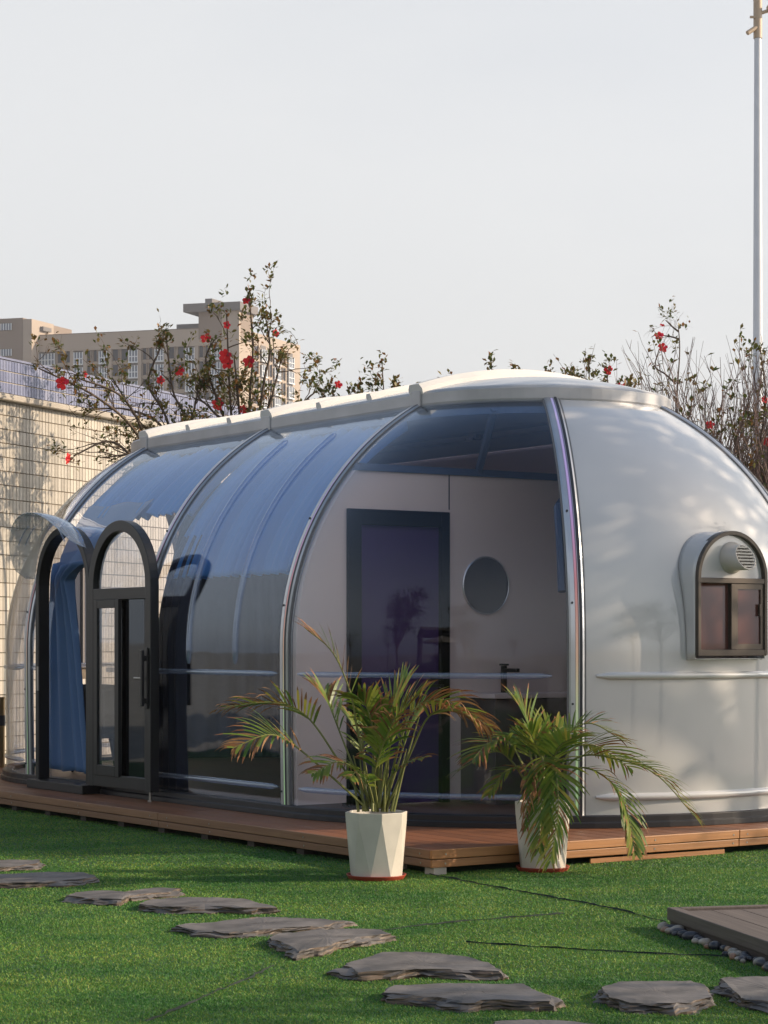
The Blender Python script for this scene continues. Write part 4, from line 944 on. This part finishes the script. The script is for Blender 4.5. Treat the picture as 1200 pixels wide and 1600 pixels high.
# ------------------------------------------------------------------ shrubs
def leaf_into(mb, p, d, L_, w, rg, mi=0):
    d = d.normalized(); s = d.cross(Vector((rg.uniform(-.4, .4), rg.uniform(-.4, .4), 1))); s = s.normalized() if s.length > .05 else Vector((1, 0, 0))
    a = p; m_ = p + d * L_ * .5; e = p + d * L_ + Vector((0, 0, -.15 * L_))
    k = len(mb.v); mb.v += [tuple(a), tuple(m_ - s * w), tuple(e), tuple(m_ + s * w)]; mb.f.append((k, k + 1, k + 2, k + 3)); mb.mi.append(mi)
def flower(parent, org, p, r, face, seed):
    r *= .78; rg = random.Random(seed); mb = MB(); f = face.normalized(); a = f.orthogonal().normalized(); b = f.cross(a)
    for k in range(5):
        an = 2 * math.pi * k / 5 + rg.uniform(-.15, .15); d = a * math.cos(an) + b * math.sin(an); s = f.cross(d)
        R2 = r * rg.uniform(.85, 1.1); base = p - org
        mb.poly([base, base + d * R2 * .55 - s * R2 * .42 + f * r * .25, base + d * R2 * .95 - s * R2 * .25 + f * r * .2, base + d * R2 * 1.0 + s * R2 * .25 + f * r * .2, base + d * R2 * .55 + s * R2 * .42 + f * r * .25])
    mb.tube([p - org, p - org + f * r * 1.0], r * .05, 5)
    return mb.build('flower', 'petal_red', parent)
def shrub(label, stems, tips, flowers, seed, leafL=.10, nsub=5, dens=1.0, mleaf='leaf_hibiscus', mtwig='bark', r0=.022, name='hibiscus_shrub', sublen=.45, group=None, leafy=None):
    rg = random.Random(seed); org = Vector(stems[0][0]); org.z = 0; e = empty(name, org); tag(e, label, 'shrub', group)
    br = MB(); lf = MB()
    def cluster(p, d, n, L_):
        for _ in range(n):
            dd = Vector((rg.gauss(0, .6), rg.gauss(0, .6), rg.gauss(.15, .55))) + d * .8; leaf_into(lf, p + Vector((rg.gauss(0, .02), rg.gauss(0, .02), rg.gauss(0, .03))) - org, dd, L_ * rg.uniform(.6, 1.15), L_ * .24 * rg.uniform(.8, 1.2), rg)
    def grow(p, d, L_, r, lvl):
        n = 5; pts = [p]; cur = p.copy()
        for i in range(n):
            d = (d + Vector((rg.gauss(0, .22), rg.gauss(0, .22), rg.gauss(.04, .15)))).normalized(); cur = cur + d * L_ / n; pts.append(cur.copy())
        br.tube([q - org for q in pts], [r * (1 - .6 * i / n) for i in range(n + 1)], 4, False)
        if lvl > 0:
            for _ in range(2 if lvl > 1 else rg.choice((1, 2, 2))):
                q = pts[rg.randint(2, n)]; dd = (d + Vector((rg.gauss(0, .7), rg.gauss(0, .7), rg.gauss(.2, .5)))).normalized(); grow(q, dd, L_ * rg.uniform(.45, .75), r * .55, lvl - 1)
        for q in pts[2:]:
            if rg.random() < .35 * dens: cluster(q, d, rg.randint(1, 3), leafL * .9)
        if rg.random() < dens: cluster(pts[-1], d, rg.randint(5, 9), leafL)
    for st in stems:
        C = catmull(st, 8); n = len(C)
        br.tube([q - org for q in C], [r0 * (1 - .75 * i / (n - 1)) + .003 for i in range(n)], 6, False)
        for k in range(nsub):
            i = rg.randint(int(n * .3), n - 2); d = (C[i + 1] - C[i]).normalized(); dd = (d + Vector((rg.gauss(0, .7), rg.gauss(0, .6), rg.gauss(.25, .5)))).normalized(); grow(C[i], dd, sublen * rg.uniform(.5, 1.2), r0 * .35, 2)
        if dens > .2: cluster(C[-1], (C[-1] - C[-2]).normalized(), 9, leafL)
    for (p, d, n) in tips: cluster(Vector(p), Vector(d), n, leafL)
    o = br.build('branches', mtwig, e, True)
    if lf.f: o = lf.build('leaves', mleaf, e); o['kind'] = 'stuff'
    for i, (p, r, f) in enumerate(flowers): flower(e, org, Vector(p), r, Vector(f), seed * 31 + i)
    return e
YA = 24.6
A = lambda x, y, d=0: at(x, y, YA + d)
face = lambda x=-.1, z=.1: (x, -1, z)
shrub('tall scraggly hibiscus shrub with red flowers reaching over the far end of the white roof',
      [[A(400, 1000), A(395, 800), A(390, 640), A(395, 550), A(389, 455)], [A(400, 1000), A(385, 760), A(345, 640), A(322, 570), A(330, 535)], [A(402, 1000), A(408, 700, .3), A(425, 620, .3), A(440, 560, .4)],
       [A(398, 1000), A(400, 720), A(412, 600), A(422, 550), A(416, 500)], [A(400, 1000), A(420, 760), A(470, 640), A(495, 610)], [A(396, 1000), A(370, 740), A(360, 630), A(354, 490)], [A(398, 1000), A(378, 720), A(330, 640), A(300, 620)], [A(400, 1000), A(380, 720), A(372, 620), A(366, 560)]],
      [(A(390, 470), (0, 0, 1), 16), (A(392, 432), (0, 0, 1), 14), (A(350, 458), (0, 0, 1), 10), (A(380, 500), (0, 0, .5), 14), (A(410, 470), (.3, 0, .5), 12), (A(330, 570), (0, 0, .2), 24), (A(345, 600), (0, 0, .2), 26), (A(320, 600), (0, 0, .2), 22), (A(370, 600), (0, 0, .2), 18)],
      [(A(323, 529), .085, face()), (A(352, 556), .11, face(.2)), (A(356, 568), .10, face(-.3)), (A(389, 566), .09, face()), (A(340, 632), .10, face(0, .3)), (A(385, 470), .06, face()), (A(430, 521), .06, face(.5)), (A(380, 640), .08, face()), (A(354, 508), .06, face(.4))], 21, .080, 7, .55, sublen=.34)
shrub('wide twiggy hibiscus shrub spreading across the blue parapet of the tiled building',
      [[A(300, 1010, -.4), A(270, 800, -.4), A(230, 690, -.6), A(190, 620, -.8), A(120, 590, -1)], [A(300, 1010, -.4), A(262, 790), A(215, 680, -.4), A(150, 620, -.8), A(60, 575, -1)], [A(300, 1010, -.4), A(275, 760), A(255, 670), A(200, 640), A(140, 640, -.6)],
       [A(300, 1010, -.4), A(280, 780), A(262, 660), A(232, 600), A(250, 545)], [A(300, 1010, -.4), A(285, 760), A(290, 660), A(270, 610), A(260, 530)], [A(300, 1010, -.4), A(260, 800), A(210, 720, -.5), A(170, 690, -.7), A(115, 712, -.8)], [A(300, 1010, -.4), A(290, 750), A(300, 660), A(310, 610)], [A(300, 1010, -.4), A(270, 780), A(222, 715, -.6), A(160, 715, -.7)], [A(300, 1010), A(285, 790), A(245, 690), A(215, 655), A(175, 590)]],
      [(A(58, 572, -1), (-1, 0, .4), 12), (A(208, 545), (0, 0, 1), 12), (A(250, 540), (0, 0, 1), 14), (A(265, 528), (0, 0, 1), 14), (A(90, 580, -1), (0, 0, 1), 16), (A(120, 575, -1), (0, 0, 1), 14), (A(200, 600), (0, 0, .3), 14), (A(155, 718, -.7), (0, 0, .3), 8), (A(110, 600, -.8), (0, 0, .3), 14), (A(150, 600, -.8), (0, 0, .3), 12), (A(240, 650), (0, 0, .3), 12)],
      [(A(97, 599, -1.1), .10, face()), (A(281, 580), .08, face(.3)), (A(104, 716, -1.0), .09, (1, -.25, -.2)), (A(250, 594), .07, face(.6)), (A(132, 585, -1), .05, face(1))], 22, .075, 9, .45, sublen=.36)
YB = 22.6
Bp = lambda x, y, d=0: at(x, y, YB + d)
def tops(label, spots, fl, seed):
    st = []; x0 = sum(s[0] for s in spots) / len(spots)
    for (x, y) in spots: st.append([Bp(x0, 1000, .3), Bp(x0 + (x - x0) * .5, 800, .2), Bp(x + 3, 660, .1), Bp(x, y + 14)])
    tips = [(Bp(x + rnd.uniform(-5, 5), y + k * 9 + 4), (0, 0, .5), 6) for (x, y) in spots for k in range(5)]
    shrub(label, st, tips, fl, seed, .072, 2, .5, sublen=.22, r0=.012)
tops('sparse hibiscus stems with a small red flower rising over the middle of the roof', [(597, 552), (590, 590), (622, 592), (520, 590), (548, 600), (500, 605), (656, 603)], [(Bp(528, 601), .06, face(.5)), (Bp(700, 597), .06, face(.2, .5))], 23)
tops('row of upright leafy hibiscus tips above the crown of the white roof', [(711, 585), (768, 553), (803, 568), (858, 570)], [(Bp(690, 602), .05, face())], 24)
tops('leafy hibiscus tips with hanging red buds above the rounded roof end', [(920, 548), (948, 560), (900, 575), (985, 590), (965, 597)], [(Bp(950, 578), .075, (.4, -1, -.5)), (Bp(967, 603), .05, face()), (Bp(975, 604), .045, face(.4))], 25)
# right side: flowering stem, bare bushes, leafy stem by the mast
YC = 20.5
Cp = lambda x, y, d=0: at(x, y, YC + d)
shrub('tall bare hibiscus stem holding three red flowers beside the rounded roof end',
      [[Cp(1052, 1000), Cp(1054, 760), Cp(1058, 620), Cp(1062, 550), Cp(1060, 510)], [Cp(1060, 518), Cp(1050, 510), Cp(1040, 500)], [Cp(1062, 530), Cp(1048, 526), Cp(1034, 524)], [Cp(1056, 600), Cp(1040, 585), Cp(1024, 572), Cp(1030, 545)]],
      [(Cp(1023, 570), (-.3, 0, -.5), 10), (Cp(1050, 568), (0, 0, -1), 5), (Cp(1060, 512), (0, 0, 1), 6), (Cp(1064, 592), (0, 0, 0), 6)],
      [(Cp(1029, 525, -.05), .062, face(.1)), (Cp(1036, 543, -.05), .064, face(-.1)), (Cp(1035, 507), .035, (-.3, -.3, -1))], 26, .06, 3, .12, r0=.007, sublen=.25)
def bare(label, base, fan, h, seed, leaves=.03, n=70):
    """upright bare twigs fanning from the base"""
    rg = random.Random(seed); org = Vector((base[0], base[1], 0)); e = empty('bare_bush', org); tag(e, label, 'shrub', 'bare twiggy bushes beside the cabin'); br = MB(); lf = MB()
    def tw(p, d, L_, r, lvl):
        if p.z + d.z * L_ > h * 1.16: L_ = max(.08, h * 1.16 - p.z)
        pts = [p]; cur = p.copy(); k = 4
        for i in range(k):
            d = (d + Vector((rg.gauss(0, .10), rg.gauss(0, .10), .05))).normalized(); cur = cur + d * L_ / k; pts.append(cur.copy())
        br.tube(pts, [r * (1 - .55 * i / k) for i in range(k + 1)], 3 if lvl < 2 else 4, False)
        if lvl:
            for _ in range(3):
                i = rg.randint(1, k); a = rg.uniform(0, 6.28); dd = (d + Vector((math.cos(a) * .45, math.sin(a) * .45, .1))).normalized(); tw(pts[i], dd, L_ * rg.uniform(.45, .7), r * .6, lvl - 1)
        if rg.random() < leaves * 3:
            for _ in range(rg.randint(1, 4)): leaf_into(lf, pts[-1], d + Vector((rg.gauss(0, .7), rg.gauss(0, .7), rg.gauss(0, .5))), .075 * rg.uniform(.6, 1.2), .018, rg)
    for i in range(n):
        a = rg.uniform(0, 6.28); sp = abs(rg.gauss(0, fan)); d = Vector((math.cos(a) * sp, math.sin(a) * sp, 1)).normalized()
        tw(Vector((math.cos(a) * .3 * rg.random(), math.sin(a) * .3 * rg.random(), 0)), d, h * rg.uniform(.44, .70), .014, 3)
    br.build('branches', 'twig', e)
    if lf.f: o = lf.build('leaves', 'leaf_hibiscus', e); o['kind'] = 'stuff'
    return e
for i, (x, Y, h_, n, lab) in enumerate([(1090, 20.9, 3.3, 85, 'bare twiggy bush right behind the rounded roof end'), (1140, 20.2, 3.55, 88, 'bare twiggy bush between the roof end and the light mast'), (1205, 19.8, 3.4, 78, 'bare twiggy bush in front of the light mast'), (1020, 22.0, 3.3, 18, 'small bare bush peeking over the rounded roof end')]):
    p = at(x, 1000, Y); bare(lab, (p.x, p.y), .22, h_, 60 + i, .05 if i < 3 else .03, n)
shrub('leafy hibiscus stem with red flowers climbing beside the white light mast',
      [[Cp(1190, 1000, -1), Cp(1192, 800, -1), Cp(1188, 700, -1), Cp(1196, 620, -1), Cp(1188, 545, -1)], [Cp(1190, 900, -1), Cp(1200, 760, -1), Cp(1205, 690, -1), Cp(1198, 640, -1)], [Cp(1190, 900, -1), Cp(1170, 780, -1), Cp(1150, 700, -1), Cp(1140, 640, -1)]],
      [(Cp(1186, 548, -1), (0, 0, 1), 14), (Cp(1192, 568, -1), (0, 0, 0), 14), (Cp(1172, 555, -1), (-.5, 0, 0), 8), (Cp(1150, 600, -1), (0, 0, 0), 9), (Cp(1140, 615, -1), (0, 0, 0), 7), (Cp(1183, 615, -1), (0, 0, 0), 8), (Cp(1180, 660, -1), (0, 0, 0), 8)],
      [(Cp(1110, 664, -.8), .06, face()), (Cp(1194, 624, -1), .05, face(.4)), (Cp(1197, 691, -1), .055, face())], 28, .06, 4, .35, r0=.010, sublen=.35)

# ------------------------------------------------------------------ light mast
YM = 42.0; pm = at(1184, 1003, YM)
mast = empty('light_mast', (pm.x, pm.y, 0)); tag(mast, 'tall white light mast with floodlights at its top behind the bushes', 'light mast')
zt_ = at(0, 10, YM).z
mb = MB(); mb.tube([(0, 0, 0), (0, 0, 5.5), (0, 0, zt_ - .6)], [.115, .098, .068], 24); mb.build('mast_pole', 'grey_post', mast, True)
mb = MB(); mb.tube([(0, 0, zt_ - .62), (0, 0, zt_ + .4)], .085, 16); mb.tube([(0, 0, zt_ + .05), (-.28, 0, zt_ + .42)], .03, 8); mb.tube([(0, 0, zt_ - .15), (.3, 0, zt_ - .05)], .035, 8); mb.build('bracket', 'lamp_tan', mast, True)
def flood(x, z, ang, s):
    mb = MB(); Mx = Matrix.Translation((x, 0, z)) @ Matrix.Rotation(R_(ang), 4, 'Y'); mb.box(-.30 * s, .30 * s, -.12 * s, .12 * s, -.09 * s, .09 * s, 0, Mx); mb.box(.30 * s, .36 * s, -.14 * s, .14 * s, -.11 * s, .11 * s, 0, Mx); bev(mb.build('floodlight', 'lamp_tan', mast), .02, 2)
flood(.42, zt_ + .02, -20, .8); flood(-.38, zt_ + .55, 200, .8)
mb = MB(); mb.tube([(-.04, -.05, zt_ - .42), (-.22, -.12, zt_ - .55)], .045, 12); mb.build('camera_unit', 'lamp_tan', mast, True)
mb = MB(); mb.box(-.16, -.02, -.07, -.03, zt_ - .24, zt_ - .20); mb.build('camera_arm', 'lamp_tan', mast)

# ------------------------------------------------------------------ far apartment building
YF = 415.0; K = YF / F
cor = at(372, 1003, YF); cor.z = 0
bld = empty('apartment_building', cor); tag(bld, 'long tan apartment building with a flat tower slab on its roof, far behind the shrubs', 'building')
dl = Vector((-.959, .283, 0)); dr = Vector((.40, .916, 0))
nl_ = Vector((-.283, -.959, 0)); nr_ = Vector((.916, -.40, 0))
def s_of(x, d):                            # photo column -> metres along a face that starts at the corner
    k = (x - 600) / F; return (k * YF - cor.x) / (d.x - k * d.y)
def z_of(y, s, d): return CH + (HZ - y) / F * (YF + d.y * s)
ztop = z_of(512, 0, dl); LEN = s_of(44, dl); LR_ = s_of(469, dr)
def prism(name, m, pts, z0, z1, par=bld):
    mb = MB(); n = len(pts)
    for i in range(n): a, b = pts[i], pts[(i + 1) % n]; mb.quad((a.x, a.y, z0), (b.x, b.y, z0), (b.x, b.y, z1), (a.x, a.y, z1))
    mb.poly([(p.x, p.y, z1) for p in pts]); mb.poly([(p.x, p.y, z0) for p in pts][::-1]); return mb.build(name, m, par)
O = Vector((0, 0, 0))
prism('wall', 'building_tan', [O, dr * LR_, dr * LR_ + dl * LEN, dl * LEN], 0, ztop)
def fbox(name, m, d, nn_, s0, s1, z0, z1, o0, o1, par=bld):
    a, b = d * s0, d * s1; return prism(name, m, [a + nn_ * o0, b + nn_ * o0, b + nn_ * o1, a + nn_ * o1], z0, z1, par)
# floor slabs / piers stand proud so windows read as recessed bays
rowH = 3.0; top0 = z_of(538, 0, dl)
colsL = [(130, 215, 2), (227, 248, 0), (260, 277, 0), (292, 325, 1), (342, 355, 0), (367, 380, 0), (390, 420, 1), (442, 463, 0), (476, 500, 0), (506, 540, 1), (560, 573, 0), (584, 598, 0), (608, 640, 1), (660, 682, 0), (697, 720, 0), (728, 762, 1), (780, 795, 0), (805, 818, 0), (828, 862, 1), (897, 925, 0)]
def window(d, nn_, s0, s1, z0, z1, kind):
    if kind == 0:
        w = fbox('window', 'window_dark', d, nn_, s0, s1, z0, z1, .02, .06)
        fbox('frame', 'building_dark', d, nn_, s0 - .18, s0, z0 - .15, z1 + .15, .02, .30, w); fbox('frame', 'building_dark', d, nn_, s1, s1 + .18, z0 - .15, z1 + .15, .02, .30, w)
    else:
        w = fbox('window', 'window_glass', d, nn_, s0, s1, z0 - .35, z1 - .35, .02, .30)
        n = 3 if kind == 1 else 7
        for i in range(n + 1): s = s0 + (s1 - s0) * i / n; fbox('mullion', 'window_white', d, nn_, s - .09, s + .09, z0 - .45, z1 - .30, .30, .42, w)
        fbox('sill', 'window_white', d, nn_, s0 - .1, s1 + .1, z0 - .60, z0 - .35, .02, .5, w); fbox('rail', 'window_white', d, nn_, s0, s1, z0 + .55, z0 + .70, .31, .45, w)
        fbox('header', 'building_slab', d, nn_, s0, s1, z1 - .2, z1 + .45, .02, .06, w)
for (a, b, kd) in colsL:
    s0, s1 = sorted((s_of(a / 2.5, dl), s_of(b / 2.5, dl)))
    for r in range(6):
        if kd == 2 and r > 1: kk = 0
        else: kk = kd
        z1 = top0 - r * rowH; window(dl, nl_, s0, s1, z1 - 2.2, z1, kk)
for x in (283, 335, 432, 548, 650, 770):
    s = s_of(x / 2.5, dl); fbox('pier', 'building_tan', dl, nl_, s - .35, s + .35, 0, ztop - 1.6, .0, .45)
for r in range(7): fbox('floor_band', 'building_tan', dl, nl_, .1, LEN - 1.0, top0 - r * rowH + .35, top0 - r * rowH + .62, 0, .18)
fbox('cornice', 'building_tan', dl, nl_, -.1, LEN, ztop - 3.2, ztop + .05, 0, .5)
for (a, b, kd) in [(395, 402, 0), (407, 415, 1), (419, 423, 0), (427, 436, 1), (440, 444, 0), (449, 457, 1)]:
    s0, s1 = sorted((s_of(a, dr), s_of(b, dr)))
    for r in range(7): z1 = top0 + .6 - r * rowH; window(dr, nr_, s0, s1, z1 - 2.2, z1, kd)
# tower on the corner with its slab roof
tb = s_of(312, dl); zt1 = z_of(478, 0, dl); tz = z_of(486, 0, dl)
tw_ = prism('tower', 'building_dark', [nl_ * .6 + dl * -.4, dr * s_of(392, dr) + dl * -.4, dr * s_of(392, dr) + dl * tb, nl_ * .6 + dl * tb], ztop - 2, tz)
fbox('corner_pier', 'building_tan', dl, nl_, -.5, s_of(349, dl), ztop - 24, tz, .0, .8)
prism('tower_slab', 'building_slab', [nl_ * 1.6 - dl * 1.0, dr * (s_of(392, dr) + 1) - dl * 1.0, dr * (s_of(392, dr) + 1) + dl * s_of(291, dl), nl_ * 1.6 + dl * s_of(291, dl)], tz, zt1 + .6)
prism('stair_block', 'building_slab', [dl * s_of(305, dl) + dr * 4, dl * s_of(316, dl) + dr * 4, dl * s_of(316, dl) + dr * 9, dl * s_of(305, dl) + dr * 9], ztop, ztop + 6.5)
prism('roof_box', 'building_slab', [dl * s_of(264, dl) + dr * 3, dl * s_of(316, dl) + dr * 3, dl * s_of(316, dl) + dr * 8, dl * s_of(264, dl) + dr * 8], ztop, ztop + 1.6)
fbox('parapet', 'building_dark', dl, nl_, 3, LEN, ztop, ztop + .25, -.8, .3)
# left wing: its front stands nearer than the long face
wf = dl * LEN + nl_ * 3.0; zw = z_of(500, LEN, dl)
wing = prism('wing', 'building_dark', [wf - dl * .3, wf - dl * .3 + dr * 18, wf + dl * 22 + dr * 18, wf + dl * 22], 0, zw)
wl_ = s_of(27, dl)
prism('wing_corner', 'building_tan', [wf - dl * 2.2, wf - dl * .35, wf - dl * .35 + dr * 8, wf - dl * 2.2 + dr * 8], 0, zw - .3)
prism('wing_ledge', 'building_slab', [wf - dl * 2.9 + dr * 3, wf - dl * 2.2 + dr * 3, wf - dl * 2.2 + dr * 6, wf - dl * 2.9 + dr * 6], zw - 2.2, zw - 1.4)
for (x0_, x1_) in ((13, 29), (-6, 2)):
    for r in range(3):
        s0, s1 = sorted((s_of(x0_, dl), s_of(x1_, dl))); zc_ = z_of(508 + 40 * r if x0_ > 0 else 535 + 40 * r, LEN, dl)
        w = prism('window', 'window_glass', [dl * s0 + nl_ * 3.02, dl * s1 + nl_ * 3.02, dl * s1 + nl_ * 3.2, dl * s0 + nl_ * 3.2], zc_ - 1.3, zc_)
        for i in range(5): s = s0 + (s1 - s0) * i / 4; prism('mullion', 'window_white', [dl * (s - .08) + nl_ * 3.2, dl * (s + .08) + nl_ * 3.2, dl * (s + .08) + nl_ * 3.3, dl * (s - .08) + nl_ * 3.3], zc_ - 1.3, zc_, w)

# ------------------------------------------------------------------ surroundings that only show as shade and reflections
def tree(label, x, y, h, r, seed, n=2600, trunk_h=None):
    rg = random.Random(seed); e = empty('shade_tree', (x, y, 0)); tag(e, label, 'tree', 'trees around the lawn')
    mb = MB(); th_ = trunk_h or h * .4; mb.tube([(0, 0, 0), (.05, .03, th_ * .5), (0, .05, th_)], [.16, .13, .10], 8)
    cs = []
    for i in range(14):
        a = rg.uniform(0, 6.28); rr_ = r * math.sqrt(rg.random()) * .8; z = th_ + (h - th_) * rg.uniform(.15, .95); c = Vector((rr_ * math.cos(a), rr_ * math.sin(a), z)); cs.append(c)
        mb.tube([(0, .05, th_ * .92), tuple(c * .5 + Vector((0, 0, th_ * .4))), tuple(c)], [.06, .04, .015], 5)
    mb.build('trunk', 'bark', e, True); lf = MB()
    for _ in range(n):
        c = rg.choice(cs); p = c + Vector((rg.gauss(0, r * .2), rg.gauss(0, r * .2), rg.gauss(0, r * .15))); leaf_into(lf, p, Vector((rg.gauss(0, 1), rg.gauss(0, 1), rg.gauss(-.2, .6))), .20, .055, rg)
    o = lf.build('crown', 'leaf_tree', e); return e
tree('leafy tree right of the lawn shading the dark platform', 8.8, 7.4, 5.2, 2.0, 41, 1400, 2.0)
tree('leafy tree right of the lawn shading the front slates', 8.2, 4.6, 5.6, 2.3, 42, 2200, 2.0)
tree('leafy tree right of the cabin shading its white end wall', 9.4, 14.8, 6.6, 2.0, 43, 1900, 3.5)
for i, (x, y, h_, n, lab) in enumerate([(5.6, 16.4, 3.0, 14, 'bare bush right of the white end wall'), (7.4, 15.4, 2.6, 7, 'low bare bush right of the cabin at the lawn edge')]): bare(lab, (x, y), .24, h_, 80 + i, .15, n)
def hedge(label, x0, x1, y0, y1, h, seed, n=5000):
    rg = random.Random(seed); e = empty('hedge', ((x0 + x1) / 2, (y0 + y1) / 2, 0)); tag(e, label, 'hedge'); mb = MB(); cx, cy = (x0 + x1) / 2, (y0 + y1) / 2
    mb.box(x0 - cx + .1, x1 - cx - .1, y0 - cy + .1, y1 - cy - .1, 0, h - .1); mb.build('core', 'hedge_core', e); lf = MB()
    for _ in range(n): leaf_into(lf, Vector((rg.uniform(x0, x1) - cx, rg.uniform(y0, y1) - cy, h * rg.random() ** .5)), Vector((rg.gauss(0, 1), rg.gauss(0, 1), rg.gauss(.3, .6))), .16, .05, rg)
    o = lf.build('leaves', 'leaf_tree', e); o['kind'] = 'stuff'
for i, (x, y, h_, r_) in enumerate([(-10.5, 7.0, 7.5, 2.4), (-8.0, -1.5, 8.0, 2.8)]):  # unseen trees added to darken what the clear end panel reflects
    tree(['tall dark tree beside the hedge left of the lawn', 'tall dark tree behind the photographer'][i], x, y, h_, r_, 140 + i, 4200, 1.6)
pav = empty('pavilion', (-15, -3, 0), R_(40)); tag(pav, 'dark flat-roofed pavilion with posts across the lawn behind the photographer', 'pavilion')  # unseen block added so the clear end panel mirrors something dark
mb = MB(); mb.box(-6, 6, -2.4, 2.4, 3.9, 4.25); mb.build('roof', 'building_slab', pav)
mb = MB(); mb.box(-5.8, 5.8, -2.3, -2.15, 0, 3.9); mb.build('back_wall', 'dark_fascia', pav)
for i in range(5): mb = MB(); mb.box(-5.7 + i * 2.8, -5.5 + i * 2.8, 2.0, 2.2, 0, 3.9); mb.build('post', 'dark_wood', pav)
hedge('clipped green hedge along the lawn edge behind the photographer', -16, 2, -5.2, -4.2, 1.0, 51)
hedge('clipped green hedge along the lawn edge left of the slates', -11.2, -10.2, -3, 12, 0.9, 52)
for i, (x, y, h_) in enumerate([(-30, -22, 7), (-38, -8, 6.5), (-22, -34, 8), (-44, 4, 6), (-8, -38, 7.5)]): tree(['distant round tree on the paved yard behind the pavilion', 'distant round tree on the paved yard left of the pavilion', 'tallest distant tree on the paved yard', 'lowest distant tree on the paved yard left of the cabin', 'distant tree on the paved yard behind the shade canopy'][i], x, y, h_, 2.6, 90 + i, 900)
def parasol(x, y, label, r=1.5, h=2.6):
    e = empty('parasol', (x, y, 0)); tag(e, label, 'parasol', 'parasols around the lawn'); mb = MB(); mb.tube([(0, 0, .08), (0, 0, h)], .025, 10); mb.build('pole', 'grey_post', e, True)
    mb = MB(); mb.tube([(0, 0, 0), (0, 0, .08)], .28, 20); mb.build('base', 'concrete', e)
    mb = MB(); n = 8; ring = lambda rr_, z: [Vector((rr_ * math.cos(2 * math.pi * i / n), rr_ * math.sin(2 * math.pi * i / n), z)) for i in range(n)]
    mb.grid([ring(.03, h + .05), ring(r * .5, h - .18), ring(r, h - .50), ring(r * 1.005, h - .66)], True); solid(mb.build('canopy', 'canopy_cloth', e), .01, 0)
parasol(9.6, 11.4, 'brown parasol beside the lawn right of the dark platform')
parasol(-7.5, 4.2, 'brown parasol beside the hedge left of the slates', 1.7)

# ------------------------------------------------------------------ haze
hz = MB(); hz.box(-420, 420, -120, 620, -1.2, 70); hm = bpy.data.materials.new('haze'); hm.use_nodes = True; n_ = hm.node_tree.nodes
for x in list(n_):
    if x.type == 'BSDF_PRINCIPLED': n_.remove(x)
pv = n_.new('ShaderNodeVolumePrincipled'); pv.inputs['Color'].default_value = (.88, .9, .94, 1); pv.inputs['Density'].default_value = .00032; pv.inputs['Anisotropy'].default_value = .3
hm.node_tree.links.new(pv.outputs[0], n_['Material Output'].inputs['Volume']); M['haze'] = hm
tag(hz.build('haze', 'haze'), 'thin pale haze in the air over the whole place', 'haze', kind='stuff')
